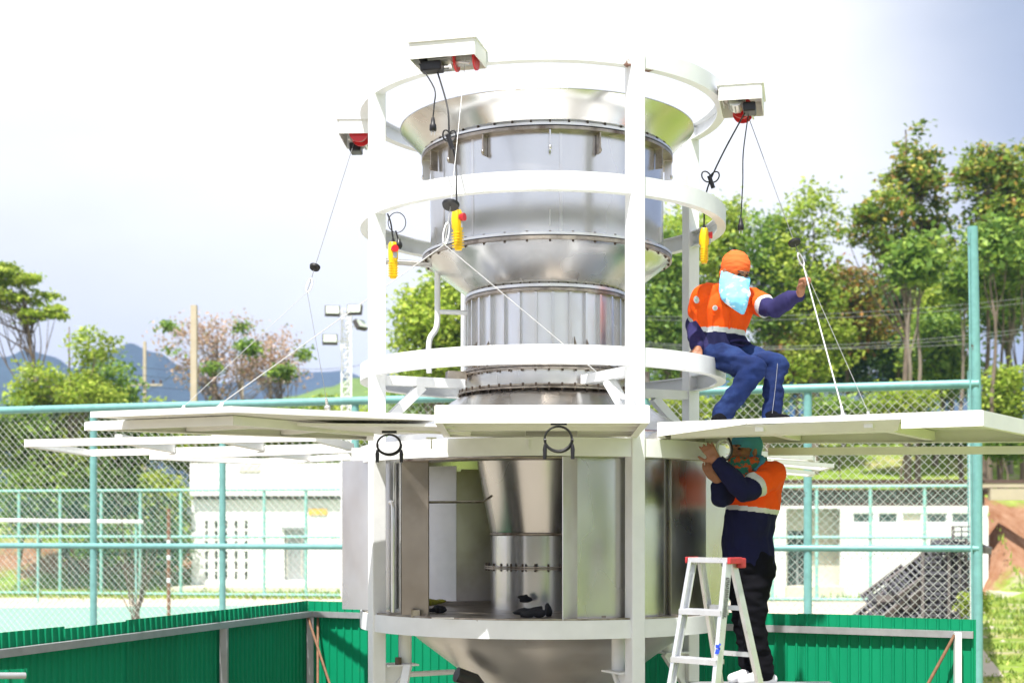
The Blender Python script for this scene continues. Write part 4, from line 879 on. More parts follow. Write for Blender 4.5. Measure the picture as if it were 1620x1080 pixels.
web('side_rail', ab(1040), ab(1180), .086, .030); web('side_rail', ab(1181), ab(1425), .030, .034); web('side_rail', ab(1426), ab(1556), .086, .086)
g = MB(); a_, b_ = ab(1062), ab(1425); o1, o2, o3 = V((0, .006, .050)), V((.01, .10, .0)), V((.03, .30, .002)); up_ = V((0, 0, .004))
for p_, q_ in ((o1, o2), (o2, o3)): g.add([a_+p_, b_+p_, b_+q_, a_+q_, a_+p_+up_, b_+p_+up_, b_+q_+up_, a_+q_+up_], [(0, 3, 2, 1), (4, 5, 6, 7), (0, 1, 5, 4), (2, 3, 7, 6)])
g.build('soffit_sheet', M['white2'], pr)
MB().beam(atz(1215, 714, ZP-.055), atz(1700, 711, ZP-.055), .03, .05).build('lower_rail', M['white2'], pr)
def far(label, px, z=ZP, **kw): return panel(label, [atz(x, y, z) for x, y in px], z, **kw)
far('open white panel frame reaching farthest left behind the near fence line', [(38, 707), (140, 722), (560, 713), (500, 698)], sheet=False, h=.055)
far('white panel at the back left, its dark side face above the white building', [(236, 727), (417, 735), (566, 727), (560, 716)], sheet=False, h=.055, nst=1)
far('white panel frame at the back right, upper finger beside the standing worker', [(1286, 728), (1290, 731), (1130, 722), (1100, 714)], sheet=False, h=.045, nst=0)
far('white panel frame at the back right, middle finger beside the standing worker', [(1320, 740), (1300, 745), (1130, 728), (1100, 722)], sheet=False, h=.04, nst=1)
far('white panel frame at the back right, lowest finger beside the standing worker', [(1289, 751), (1280, 754), (1120, 742), (1100, 733)], sheet=False, h=.04, nst=1)
MB().beam(at(557, 728, 9.7), at(582, 728, 9.7), .06, .17).build('hinge_block', M['white'], tw)

# ---------------------------------------------------------------- winches, cables, pendants
def winch(label, deg, yaw, r=1.43, z=5.05):
    c = tp(r, deg, z); R = Matrix.Rotation(radians(yaw), 3, 'Z'); root = empty('winch', c, label, 'winch', 'red electric winches on the top ring')
    def L_(x, y, zz): return c+R @ V((x, y, zz))
    w_, d_, h_ = .40, .27, .095; b = MB()
    b.box(L_(0, -d_/2, h_/2), (w_, .006, h_), R); b.box(L_(0, d_/2, h_/2), (w_, .006, h_), R); b.box(L_(-w_/2, 0, h_/2), (.006, d_-.008, h_), R); b.box(L_(w_/2, 0, h_/2), (.006, d_-.008, h_), R); b.box(L_(0, 0, h_+.004), (w_+.02, d_+.03, .006), R)
    b.build('cover', M['white2'], root)
    MB().beam(L_(0, d_/2, h_*.8), tp(1.24, deg, z+.13), .08, .05).build('mount', M['white'], root)
    dr = MB()
    for x in (.045, .165): MB().tube([L_(x, 0, .018), L_(x+.012, 0, .018)], .068, 20).build('drum_flange', M['red'], root)
    cb = MB()
    for i in range(11): cb.tube([L_(.058+i*.0096, 0, .018), L_(.066+i*.0096, 0, .018)], .04, 14, smooth=False)
    cb.build('wound_rope', M['rope'], root)
    MB().tube([L_(-.15, .03, .025), L_(.02, .03, .025)], .05, 18).build('motor', M['steel_bright'], root)
    g = MB(); [g.tube([L_(-.13, sin(q)*.055+.03, .025+cos(q)*.055), L_(.0, sin(q)*.055+.03, .025+cos(q)*.055)], .004, 5) for q in [i*.5 for i in range(13)]]; g.build('cooling_fins', M['grey'], root)
    MB().box(L_(-.085, -.055, -.03), (.13, .08, .06), R).build('control_box', M['blackbox'], root, bev=.008)
    MB().tube([L_(.03, -.03, .0), L_(.10, -.06, -.015), L_(.15, -.07, -.03)], .007, 8).build('limit_arm', M['steel_bright'], root)
    MB().tube([L_(-.18, 0, .04), L_(-.14, 0, .06)], .045, 14).build('end_cap', M['blackbox'], root)
    return root, L_
w1, W1 = winch('open bottomed winch on the front of the top ring, grey motor and red drum showing', -25, -14, 1.40)
w2_, W2 = winch('winch under a white cover at the right end of the top ring', 70, 78, 1.38, 5.02)
w3, W3 = winch('winch half hidden behind the front left post of the tower', -99, -92, 1.28, 4.99)
def rope(b, pts, r=.0032): b.tube(pts, r, 6)
def lift(label, top, disc, hook, legs, dr=.052, wm='wire'):
    """cable from the winch with rubber stopper disc, snap hook and the sling legs"""
    root = empty('lifting_cable', disc, label, 'cable', 'winch cables with sling legs')
    b = MB(); rope(b, [top, disc], .0024); rope(b, [disc, hook], .0026); b.build('wire_rope', M[wm], root)
    d = (disc-top).normalized(); MB().tube([disc-d*.008, disc+d*.008], [dr, dr*.9], 24).build('stopper_disc', M['black'], root)
    e = V((1, .3, 0)).normalized(); h0 = disc.lerp(hook, .45)
    pts = [h0+(hook-h0)*(.5-.5*cos(2*pi*i/16))+e*.016*sin(2*pi*i/16) for i in range(17)]
    MB().tube(pts, .0055, 8).build('snap_hook', M['steel_bright'], root)
    for i, (q, rr__) in enumerate(legs):
        MB().tube([hook, q], rr__, 6).build('sling_leg', M['rope'], root)
        g = MB(); u = (hook-q).normalized()*.05; g.tube([q+u, q-V((0, 0, .03))], .010, 8); g.ell(q-V((0, 0, .02)), (.022, .022, .022), None, 10); g.build('shackle', M['steel_bright'], root)
    return root
lift('cable of the front winch, its sling spreading to both front panels', W1(.12, -.05, 0), at(713, 325, 8.0), at(703, 387, 7.95), [(at(340, 645, 7.75), .0028), (at(1012, 645, 7.6), .003)], .05, 'rope')
lift('cable of the left winch with thin sling legs over the left panels', W3(.10, -.03, 0), at(498, 423, 9.3), at(486, 462, 9.2), [(at(283, 650, 8.3), .0018), (at(518, 640, 9.6), .0018)], .036)
lift('cable of the right winch gripped by the seated worker', W2(.12, -.03, 0), at(1257, 384, 9.0), at(1271, 421, 8.98), [(at(1334, 653, 8.3), .0055), (at(1378, 662, 8.75), .0018)], .042)
def pendant(label, c, yaw, face, cordpts, lean=0):
    R = Matrix.Rotation(radians(yaw), 3, 'Z') @ Matrix.Rotation(radians(lean), 3, 'Y'); root = empty('pendant_control', c, label, 'hoist control', 'yellow hoist pendant controls')
    def L_(x, y, z): return c+R @ V((x, y, z))
    b = MB(); prof = [(.11, .024, .022), (.10, .029, .026), (.06, .031, .034), (.01, .030, .034), (-.005, .026, .024), (-.10, .024, .022), (-.118, .020, .018)]
    b.loft([(L_(0, -.0, z), R @ V((rx, 0, 0)), R @ V((0, ry, 0))) for z, rx, ry in prof], 20); b.build('housing', M['yellow'], root)
    g = MB()
    for i in range(6): g.box(L_(0, 0, -.02-i*.016), (.053, .050, .005), R)
    g.build('grip_rib', M['yellow'], root)
    MB().tube([L_(-.005, -.025*face, .065), L_(-.005, -.052*face, .065)], [.021, .023], 16).build('stop_button', M['red'], root)
    MB().box(L_(0, -.036*face, .025), (.026, .008, .036), R).build('rocker_switch', M['grey'], root)
    MB().tube([L_(0, 0, .105), L_(0, 0, .135)], [.013, .008], 12).build('cable_gland', M['blackbox'], root)
    MB().tube(spline([L_(0, 0, .13)]+cordpts, 5), .0052, 8).build('cord', M['black'], root)
    return root
def plugged(label, pts, e):
    root = empty('hanging_cable', pts[-1], label, 'cable', 'power cables hanging from the winches')
    MB().tube(spline(pts, 5), .0042, 8).build('cord', M['black'], root); p = pts[-1]
    b = MB(); b.loft([(p+V((0, 0, -z)), V((rx, 0, 0)), V((0, rx*.9, 0))) for z, rx in ((0, .008), (.015, .012), (.035, .014), (.045, .020), (.075, .021), (.08, .016))], 14); b.build('plug', M['blackbox'], root)
    for s_ in (-1, 1): MB().tube([p+V((s_*.009, 0, -.08)), p+V((s_*.009, 0, -.102))], .0028, 6).build('pin', M['steel_bright'], root)
d_ = 8.15
pendant('yellow pendant control hanging in front of the drum, turned sideways', at(724, 363, d_), 60, 1, [at(722, 300, d_), at(722, 270, d_+.05), at(718, 240, d_+.1), at(711, 215, d_+.12), at(708, 170, 8.3), W1(-.06, -.03, -.05)], -4)
# bow knot in that cord
def bow(label, c, s_, tilt, parent=None):
    root = empty('cord_bow', c, label, 'cord')
    for sg in (-1, 1):
        pts = [c+V((sg*s_*(.5-.5*cos(2*pi*i/18))*cos(tilt)-sin(2*pi*i/18)*s_*.28*sin(tilt)*sg, .004*sg, s_*(.5-.5*cos(2*pi*i/18))*sin(tilt)+sin(2*pi*i/18)*s_*.32)) for i in range(19)]
        MB().tube(pts, .0048, 8).build('loop', M['black'], root)
    g = MB(); g.tube([c+V((-.01, -.006, .03)), c+V((.018, -.006, -.05))], .014, 8); g.build('tie', M['blackbox'], root)
bow('spare cord tied in a bow in front of the vessel, above the turned pendant', at(711, 222, d_+.05), .06, 1.0)
bow('spare cord tied in a wide bow hanging from the right winch', at(1124, 286, 9.35), .075, .75)
plugged('power cord with a two pin plug hanging from the front winch', [W1(-.17, -.04, -.0), at(687, 140, 8.3), at(687, 165, 8.28), at(685, 186, 8.28)], 0)
pendant('yellow pendant control with red stop button beside the front left post', at(622, 411, 9.0), 25, 1, [at(621, 372, 9.0), at(618, 352, 9.0), at(613, 338, 9.0)])
g = [at(614+14+14*cos(t), 352+16*sin(t), 9.0) for t in [pi+i*2*pi/20 for i in range(21)]]
lp = empty('cord_loop', at(628, 352, 9.0), 'thin loop of cord with a plug beside the front left post', 'cord')
MB().tube(g, .003, 6).build('cord', M['black'], lp); MB().tube([at(626, 365, 9.0), at(631, 382, 9.0)], .005, 8).build('tail', M['black'], lp); MB().loft([(at(631, 378+i*4, 9.0), V((r_, 0, 0)), V((0, r_, 0))) for i, r_ in enumerate((.008, .014, .022, .022, .012))], 12).build('plug', M['blackbox'], lp)
pendant('yellow pendant control hanging behind the shoulder of the seated worker', at(1114, 388, 9.3), 88, 1, [at(1114, 345, 9.3), at(1115, 320, 9.3), at(1122, 290, 9.35), at(1145, 240, 9.35), W2(-.10, -.03, -.05)])
plugged('power cord hanging straight down from the right winch', [W2(-.06, -.05, -.03), at(1176, 240, 9.35), at(1175, 290, 9.35), at(1172, 345, 9.35)], 0)
def coil(label, cx, cy, rx, ry, d, a0=0, a1=2*pi*2.6):
    root = empty('coiled_cable', at(cx, cy, d), label, 'cable', 'coils of black cable under the deck ring')
    pts = []
    for i in range(90):
        t_ = a0+(a1-a0)*i/89; q = 1-.03*(i/89)+.055*sin(t_*.83)+.02*sin(t_*1.7); pts.append(at(cx+rx*q*cos(t_), cy+ry*q*sin(t_), d+.006*sin(t_*.5)))
    MB().tube(pts, .0052, 8).build('cord', M['black'], root)
    for sx, yy in ((-1, 8), (1, 8)):
        p = at(cx+sx*rx, cy+yy, d-.015); q = at(cx+sx*rx, cy+ry*1.0+12, d-.015)
        MB().tube([p, p.lerp(q, .35), q], [.006, .012, .010], 10).build('connector', M['blackbox'], root)
    g = MB(); [g.tube([at(cx+rx*cos(t)*.9, cy+ry*sin(t)*.9, d-.004), at(cx+rx*cos(t)*1.07, cy+ry*sin(t)*1.07, d-.004)], .010, 8) for t in (pi*.97, .1)]; g.build('cable_tie', M['blackbox'], root)
    g = MB(); g.box(at(cx, cy-ry-4, d), (.085, .02, .014)); g.build('hook', M['blackbox'], root)
coil('coil of black cable hanging in the middle below the front panel', 884, 694, 22, 20, 7.52)
coil('coil of black cable hanging at the front left post under the panel', 616, 703, 19, 16, 8.15)

# ---------------------------------------------------------------- step ladder
la = empty('step_ladder', (1.1, 8.1, 0), 'aluminium step ladder with red end caps in front of the standing worker', 'ladder')
zt = CZ-48*7.85/FPX; topc = at(1128, 888, 7.86); s = V((.72, -.69, 0)).normalized(); wv = V((.69, .72, 0)).normalized()
def rail(side, back, name='rail'):
    hw = .128+(.0 if not back else -.012); t = topc+s*side*hw+wv*(.035 if back else -.03)
    f = t.copy(); f.z = 0; k_ = (.315 if back else -.225); f = f+wv*k_*t.z+s*side*.045*t.z; return t, f
segs = {}
for back in (0, 1):
    for side in (-1, 1):
        t, f = rail(side, back); segs[(side, back)] = (t, f); up = s if True else wv
        g = MB(); w_ = .052 if not back else .045
        g.beam(t, f, w_, .004, tuple(s)); 
        for e_ in (-1, 1): 
            oo = wv*(w_/2)*e_; g.beam(t+oo-s*side*.010, f+oo-s*side*.010, .004, .022, tuple(s))
        g.build('rail', M['alu'], la)
        MB().box(f+V((0, 0, .02)), (.07, .07, .04)).build('rubber_foot', M['black'], la)
def onr(seg, z): t, f = seg; k_ = (t.z-z)/(t.z-f.z); return t.lerp(f, k_)
z = zt-.01; i = 0
for zz in [zt-.262*k_ for k_ in range(1, 8)]:
    a, b_ = onr(segs[(-1, 0)], zz), onr(segs[(1, 0)], zz); g = MB(); g.beam(a, b_, .075, .004); g.beam(a-wv*.037-V((0, 0, .014)), b_-wv*.037-V((0, 0, .014)), .004, .028); g.beam(a+wv*.037-V((0, 0, .012)), b_+wv*.037-V((0, 0, .012)), .004, .024)
    for q in range(4): g.beam(a+wv*(-.027+q*.018)+V((0, 0, .003)), b_+wv*(-.027+q*.018)+V((0, 0, .003)), .004, .003)
    g.build('step', M['alu'], la)
    a, b_ = onr(segs[(-1, 1)], zz+.005), onr(segs[(1, 1)], zz+.005); MB().beam(a, b_, .022, .026).build('back_bar', M['alu'], la)
g = MB(); g.box(topc+V((0, 0, .008)), (.275, .10, .03), Matrix((s, wv, V((0, 0, 1)))).transposed()); g.build('top_step', M['alu'], la, bev=.004)
for side in (-1, 1):
    MB().box(topc+s*side*.145+wv*.0+V((0, 0, .008)), (.010 if side < 0 else .022, .115, .036), Matrix((s, wv, V((0, 0, 1)))).transposed()).build('end_cap', M['redcap'], la, bev=.004)
    if side > 0: MB().box(topc+s*side*.135+wv*.075+V((0, 0, -.006)), (.035, .05, .055), Matrix((s, wv, V((0, 0, 1)))).transposed()).build('hinge_cap', M['redcap'], la, bev=.006)
# rows of small dark print down the front rail and a blue pen mark
t, f = segs[(1, 0)]; ax = (f-t).normalized(); nrm = s; lat = ax.cross(nrm).normalized(); rr3 = random.Random(3); g = MB()
for r_ in range(3):
    k_ = .09
    while k_ < .31:
        L_ = rr3.choice((.005, .007, .009)); c = t+ax*k_+nrm*.0045+lat*(-.012+r_*.012)
        g.box(c, (L_, .006, .001), Matrix((ax, lat, nrm)).transposed()); 
        if rr3.random() < .5: g.box(c+lat*.002+ax*.001, (.002, .009, .001), Matrix((ax, lat, nrm)).transposed())
        k_ += L_+.004
g.build('printed_lettering', M['gasket'], la, kind='stuff')
g = MB(); c = t+ax*.45-wv*.029
for k_ in range(7): g.box(c+ax*k_*.008+lat*rr3.uniform(-.006, .006)+s*(.001), (.010, .003, .024), Matrix((ax, wv, s)).transposed())
g.build('blue_mark', M['blue_ink'], la)

# trestle the standing worker is on (top just below the picture)
tr = empty('trestle', (1.5, 8.9, 0), 'low trestle under the feet of the standing worker', 'trestle')
MB().box((1.58, 8.94, 1.265), (.9, .34, .05)).build('plank', M['grey'], tr)
for sx in (-1, 1):
    for sy in (-1, 1): MB().beam((1.58+sx*.38, 8.94+sy*.12, 1.24), (1.58+sx*.42, 8.94+sy*.3, 0), .04, .04).build('leg', M['grey'], tr)
    MB().beam((1.58+sx*.40, 8.94-.24, .5), (1.58+sx*.40, 8.94+.24, .5), .03, .03).build('cross_bar', M['grey'], tr)

# ---------------------------------------------------------------- background furniture
D = 47
mast = empty('floodlight_mast', at(549, 900, D), 'white lattice mast carrying floodlights left of the tower', 'mast')
mx_, mz = (549-HX)/FPX*D, CZ+350/FPX*D; hw = .16
for sx, sy in ((-1, -1), (1, -1), (0, 1)): MB().tube([(mx_+sx*hw, D+sy*hw, 0), (mx_+sx*hw, D+sy*hw, mz)], .028, 8).build('leg', M['mastpaint'], mast)
b = MB(); n = 30; cs = [(mx_-hw, D-hw), (mx_+hw, D-hw), (mx_, D+hw)]
for i in range(n):
    z0, z1 = mz*i/n, mz*(i+1)/n
    for k in range(3): p, q = cs[k], cs[(k+1) % 3]; b.tube([(*p, z0), (*q, z1)], .014, 5); b.tube([(*p, z1), (*q, z1)], .012, 5)
b.build('lattice', M['mastpaint'], mast, kind='stuff')
fl = [(526, 492, 'top left floodlight of the mast'), (561, 490, 'top right floodlight of the mast'), (522, 537, 'lower left floodlight of the mast'), (570, 514, 'floodlight of the mast seen from its side, below the top right one')]
for px, py, lb in fl:
    c = at(px, py, D-.5); r = empty('floodlight', c, lb, 'floodlight', 'floodlights on the mast'); side = px == 570
    R = Matrix.Rotation(radians(8 if px < 540 else -10), 3, 'Z') @ Matrix.Rotation(radians(-20), 3, 'X')
    if side: R = Matrix.Rotation(radians(60), 3, 'Z') @ Matrix.Rotation(radians(-30), 3, 'X')
    MB().box(c, (.50, .16, .34), R).build('housing', M['dark'], r, bev=.02); MB().box(c+R @ V((0, -.085, 0)), (.42, .02, .26), R).build('lamp_glass', M['lens'], r)
    MB().beam(c+R @ V((0, .08, 0)), V((mx_, D, c.z)), .05, .05).build('arm', M['mastpaint'], r)
def pole(label, px, ptop, d, w_, arms, m='concrete', ins=True):
    x = (px-HX)/FPX*d; z = CZ+(HY-ptop)/FPX*d; root = empty('utility_pole', (x, d, 0), label, 'utility pole', 'utility poles at the left')
    MB().beam((x, d, 0), (x, d, z), w_, w_, (0, 1, 0)).build('shaft', M['beam' if w_ > .2 else 'concrete'], root)
    for (py, hw, dx) in arms:
        za = CZ+(HY-py)/FPX*d; MB().beam((x-hw+dx, d-.15, za), (x+hw+dx, d-.15, za), .12, .12).build('crossarm', M['concrete'], root)
        for q in (-.9, -.45, .5, .9): 
            MB().tube([(x+dx+hw*q, d-.15, za+.05), (x+dx+hw*q, d-.15, za+.2), (x+dx+hw*q, d-.15, za+.3)], [.03, .08, .05], 10).build('insulator', M['brown'], root)
    return x, z
pole('tall plain concrete pole left of the pink trees', 307, 483, 60, .25, [])
pole('thin pole with a crossarm in front of the mountains', 229, 540, 85, .17, [(609, 1.1, 0)])
pole('thin pole with a crossarm left of the floodlight mast', 428, 532, 80, .17, [(604, .9, .3)])
pole('thin pale pole just left of the mast', 383, 600, 75, .15, [])
def wires(label, pts, r, s_, m='black', name='power_line'):
    root = None
    b = MB()
    for p, q in pts: b.tube(sag(p, q, s_, 14), r, 5)
    b.build(name, M[m], None, origin=pts[0][0], label=label, cat='power line', group='power lines')
wires('upper pair of lines crossing the wood at the right', [(at(1000, 505, 42), at(1700, 470, 40)), (at(1000, 500, 43), at(1700, 462, 41))], .006, .25, 'wire_dark')
wires('lower bundle of lines crossing the wood at the right', [(at(1000, 545, 42), at(1700, 510, 40)), (at(1000, 549, 42), at(1700, 516, 40)), (at(1000, 540, 43), at(1700, 530, 40))], .007, .3, 'wire_dark')
wires('lines in front of the mountains at the left', [(at(190, 588, 85), at(430, 590, 80)), (at(190, 575, 85), at(430, 577, 80)), (at(205, 606, 85), at(420, 604, 80)), (at(428, 575, 80), at(600, 570, 80)), (at(180, 640, 84), at(310, 560, 61))], .012, .4, 'black')
# white barrier rail, red and white marker pole, street lamp, dead stems
r = empty('barrier_rail', at(110, 825, 44), 'long white rail at the left beyond the court', 'rail')
MB().tube([at(-60, 822, 44), at(226, 825, 44)], .06, 10).build('rail', M['mastpaint'], r)
for px in (-40, 60, 215): p = at(px, 824, 44.08); MB().tube([p, (p.x, p.y, 0)], .035, 8).build('post', M['teal2'], r)
r = empty('marker_pole', atz(267, 968, 0), 'thin rusty pole with white bands standing on the court', 'pole'); p = atz(267, 975, 0)
MB().tube([p, (p.x, p.y, 2.85)], .05, 8).build('shaft', M['rustrod'], r)
for z in (.9, 1.5, 1.9): MB().tube([(p.x, p.y, z), (p.x, p.y, z+.12)], .054, 8).build('band', M['mastpaint'], r)
r = empty('street_lamp', at(60, 760, 58), 'white street lamp among the bushes at the left edge', 'street lamp'); p = at(62, 738, 58)
MB().tube([(p.x, p.y, 0), (p.x, p.y, p.z)], .045, 8).build('pole', M['mastpaint'], r); MB().beam(p, p+V((-.85, 0, .05)), .2, .08).build('lamp_head', M['mastpaint'], r)
r = empty('dead_shrub', atz(215, 985, 0), 'bare twiggy stems standing behind the left fence post', 'shrub')
b = MB(); rr4 = random.Random(9); p = atz(216, 985, 0)
for i in range(16):
    q = p+V((rr4.uniform(-.5, .6), rr4.uniform(-.3, .3), rr4.uniform(1.6, 4.2))); m_ = p.lerp(q, .5)+V((rr4.uniform(-.25, .25), 0, 0)); b.tube(spline([p+V((rr4.uniform(-.1, .1), 0, 0)), m_, q], 5), [.018*(1-.85*k/10) for k in range(11)], 4)
b.build('stems', M['bark'], r)

# ---------------------------------------------------------------- stacked plastic gratings behind the fence
def grate_mesh():
    b = MB(); L_, W_, H = 1.1, .55, .14
    for sy in (-1, 1): b.box((0, sy*(W_/2-.015), 0), (L_, .05, H), None, 1)
    for sx in (-1, 1): b.box((sx*(L_/2-.015), 0, 0), (.03, W_-.06, H))
    for i in range(9): b.box((-L_/2+.12+i*.107, 0, .02), (.03, W_-.06, H-.05))
    for i in range(2): b.box((0, -.09+i*.18, -.02), (L_-.06, .02, H-.06))
    return b.mesh('grating', [M['grate'], M['grate_top']])
gm = grate_mesh(); D = 30
def grate(px, py, tilt, roll, d, label, yaw=0):
    o = link(bpy.data.objects.new('grating', gm)); o.location = at(px, py, d); o.rotation_euler = (radians(roll), radians(tilt), radians(yaw)); tag(o, label, 'grating', 'charcoal plastic gratings piled behind the near fence')
row = ['lowest slanting grating at the left foot of the pile', 'slanting grating second from the left foot of the pile', 'slanting grating in the middle of the bottom row', 'slanting grating of the bottom row next to the tall ones',
       'slanting grating at the left of the second row', 'slanting grating second in the second row', 'slanting grating third in the second row', 'slanting grating fourth in the second row, by the tall ones',
       'slanting grating at the left of the upper row', 'slanting grating on the right of the upper row', 'topmost slanting grating leaning on the tall ones', 'grating wedged under the topmost slanting one']
pos = [(1392, 962), (1425, 963), (1455, 962), (1478, 958), (1405, 930), (1432, 932), (1455, 930), (1474, 928), (1445, 908), (1463, 912), (1475, 892), (1492, 905)]
for (px, py), lb in zip(pos, row): grate(px, py, -38, 40, D+rnd.uniform(-.3, .3), lb, -8)
up = [(1480, 'left one of the tall gratings standing on end'), (1497, 'tall grating on end second from the left'), (1508, 'tall dark grating on end in the middle'), (1519, 'tall grating on end second from the right'), (1528, 'rightmost tall grating standing on end')]
for i, (px, lb) in enumerate(up):
    for j, py in enumerate((905, 948) if i < 4 else (885, 930)):
        grate(px, py+(i % 2)*4-(12 if i > 1 else 0), 90, 0, D-.5+.05*i, lb+(', upper' if j == 0 else ', lower')+' piece', 80)
grate(1520, 864, 4, 10, D-.4, 'brownish grating lying across the top of the tall ones', 10)
grate(1420, 945, 0, 0, D+.2, 'flat grating under the slanting rows, left', 5); grate(1460, 948, 0, 0, D+.2, 'flat grating under the slanting rows, right', 5)
grate(1412, 975, 0, 0, D+.2, 'flat bottom grating at the left foot', 5); grate(1480, 975, 0, 0, D+.25, 'flat bottom grating beside the tall ones', 5)
tree('grass_bush', 'bright green weeds beside the tall gratings at the corner post', None, gb(1535, 29), [(1538, 955, 12, 18, 0)], 900, .05, 'leaf_y', .02, 'bark', 91, .12, limbs=5)
# ================================================================ PEOPLE
DG = bpy.context.evaluated_depsgraph_get
def blob(b, name, mats, parent, voxel=.009, classify=None, keep=None, wr=0, wsc=9, wst=(1, 1, 1), smooth=4, fine=0, **kw):
    """union of overlapping volumes as one continuous skin"""
    me = b.mesh(name, mats if isinstance(mats, (list, tuple)) else [mats]); o = link(bpy.data.objects.new(name, me))
    r = o.modifiers.new('r', 'REMESH'); r.mode = 'VOXEL'; r.voxel_size = voxel; r.use_smooth_shade = True
    s_ = o.modifiers.new('s', 'SMOOTH'); s_.factor = .5; s_.iterations = smooth
    bpy.context.view_layer.update(); dg = DG(); m2 = bpy.data.meshes.new_from_object(o.evaluated_get(dg)); m2.name = name
    bpy.data.objects.remove(o)
    if wr or fine:
        m2.update(); co = [v.co.copy() for v in m2.vertices]; nr = [v.normal.copy() for v in m2.vertices]
        for i, p in enumerate(co):
            q = V((p.x*wst[0], p.y*wst[1], p.z*wst[2]))*wsc
            w1_ = 1-abs(mn.noise(q))*2.4; w2__ = mn.noise(q*2.3+V((7, 1, 3)))
            co[i] = p+nr[i]*(wr*(w1_*.75+w2__*.5)-wr*.3)
        m2.vertices.foreach_set('co', [c for v in co for c in v])
    if keep:
        import bmesh
        bm = bmesh.new(); bm.from_mesh(m2); bmesh.ops.delete(bm, geom=[f for f in bm.faces if not keep(f.calc_center_median())], context='FACES'); bm.to_mesh(m2); bm.free()
    for m_ in list(m2.materials): pass
    if classify:
        for p in m2.polygons: p.material_index = classify(p.center, p.normal)
    for p in m2.polygons: p.use_smooth = True
    off = wloc(parent) if parent else V((0, 0, 0)); m2.transform(Matrix.Translation(-off)); m2.update()
    o = link(bpy.data.objects.new(name, m2))
    if len(m2.materials) == 0:
        for m_ in (mats if isinstance(mats, (list, tuple)) else [mats]): m2.materials.append(m_)
    if parent: o.parent = parent
    if kw: tag(o, **kw)
    return o
def segd(p, a, b):
    ab = b-a; t = max(0, min(1, (p-a).dot(ab)/ab.length_squared)); return (p-(a+ab*t)).length, t
def hand(b, wrist, dirv, palm, curl=(.5, .7, .4), spread=.16, thumb=1, L_=.18, tdir=None):
    """dirv: wrist to knuckles; palm: palm normal; fingers curl towards the palm"""
    d = V(dirv).normalized(); n = V(palm); n = (n-d*n.dot(d)).normalized(); s = d.cross(n)*thumb     # s: towards the thumb side
    k = L_/.18; pl = .088*k
    b.caps(wrist-d*.01, wrist+d*.03*k, .026*k, .027*k)
    for q in (-.026, -.009, .009, .026):
        b.caps(wrist+d*.02*k+s*q*.7*k, wrist+d*pl+s*q*k, .0155*k, .0125*k, 10)
    for i, (q, ln) in enumerate(((.031, .068), (.010, .077), (-.011, .072), (-.030, .057))):
        p = wrist+d*pl*(1-.03*i)+s*q*k; f = (d+s*spread*(1.2-i*.8)*.4).normalized(); r = .0092*k; ang = 0; c = curl[i % 1] if False else None
        for j, (fr, cv) in enumerate(zip((.45, .32, .24), curl)):
            ang += cv; ff = f*cos(ang)+n*sin(ang); q2 = p+ff*ln*fr*k; b.caps(p, q2, r, r*.92, 10); p = q2; r *= .92
    t0 = wrist+d*.025*k+s*.022*k; td = (s*.8+d*.55+n*.35).normalized() if tdir is None else V(tdir).normalized()
    t1 = t0+td*.045*k; t2 = t1+(td*.5+d*.6+n*.35).normalized()*.032*k; t3 = t2+(td*.2+d*.6+n*.6).normalized()*.026*k
    b.caps(t0, t1, .0145*k, .0115*k, 10); b.caps(t1, t2, .011*k, .010*k, 10); b.caps(t2, t3, .010*k, .0085*k, 10)
def headframe(f, roll=0):
    f = V(f).normalized(); r = f.cross(V((0, 0, 1))).normalized(); u = r.cross(f); return r, f, u
def head(b, c, r, f, u, s=1.0):
    R = Matrix((r, f, u)).transposed()
    P = lambda x, y, z: c+(r*x+f*y+u*z)*s
    b.ell(P(0, -.012, .035), (.076*s, .095*s, .088*s), R, 20); b.ell(P(0, .018, -.03), (.064*s, .075*s, .085*s), R, 18)
    b.ell(P(0, .052, -.078), (.036*s, .032*s, .028*s), R, 12); b.ell(P(0, .085, .022), (.052*s, .016*s, .012*s), R, 12)
    b.caps(P(0, .088, .005), P(0, .104, -.03), .009*s, .014*s, 10)
    for sx in (-1, 1):
        b.ell(P(sx*.078, -.01, -.01), (.012*s, .02*s, .032*s), R, 10); b.ell(P(sx*.042, .068, -.018), (.02*s, .02*s, .02*s), R, 10); b.ell(P(sx*.013, .098, -.03), (.009*s, .01*s, .008*s), R, 8)
    b.ell(P(0, .083, -.056), (.024*s, .012*s, .006*s), R, 10); b.ell(P(0, .082, -.066), (.02*s, .012*s, .006*s), R, 10)
    return R, P
def face_bits(P, R, root, s=1.0):
    for sx in (-1, 1):
        MB().ell(P(sx*.033, .082, .004), (.013*s, .008*s, .007*s), R, 10).build('eye', M['eye'], root)
        MB().caps(P(sx*.018, .098, .022), P(sx*.05, .082, .024), .005*s, .003*s, 8).build('eyebrow', M['eye'], root)

# ---- seated worker on the middle ring
pA = empty('person', at(1142, 575, 9.4), 'seated worker in orange and navy jacket and blue jeans, face covered, holding the right cable', 'person')
Fw = V((.46, -.89, 0)).normalized(); Rw = V((.89, .46, 0)); U = V((0, 0, 1))
pelvis = at(1140, 558, 9.42); waist = at(1137, 530, 9.43); chest = at(1145, 492, 9.40); shl = at(1148, 466, 9.40); neckp = at(1155, 452, 9.37); headc = at(1163, 430, 9.28)
hipL, hipR = pelvis-Rw*.09+V((0, 0, -.01)), pelvis+Rw*.09+V((0, 0, -.01))
kneeL, kneeR = at(1194, 583, 9.04), at(1229, 577, 9.16)
ankL, ankR = at(1141, 657, 9.12), at(1218, 668, 9.10)
sL, sR = shl-Rw*.165+V((0, 0, -.02)), shl+Rw*.165+V((0, 0, -.015))
eL, wL = at(1098, 512, 9.50), at(1104, 551, 9.27)
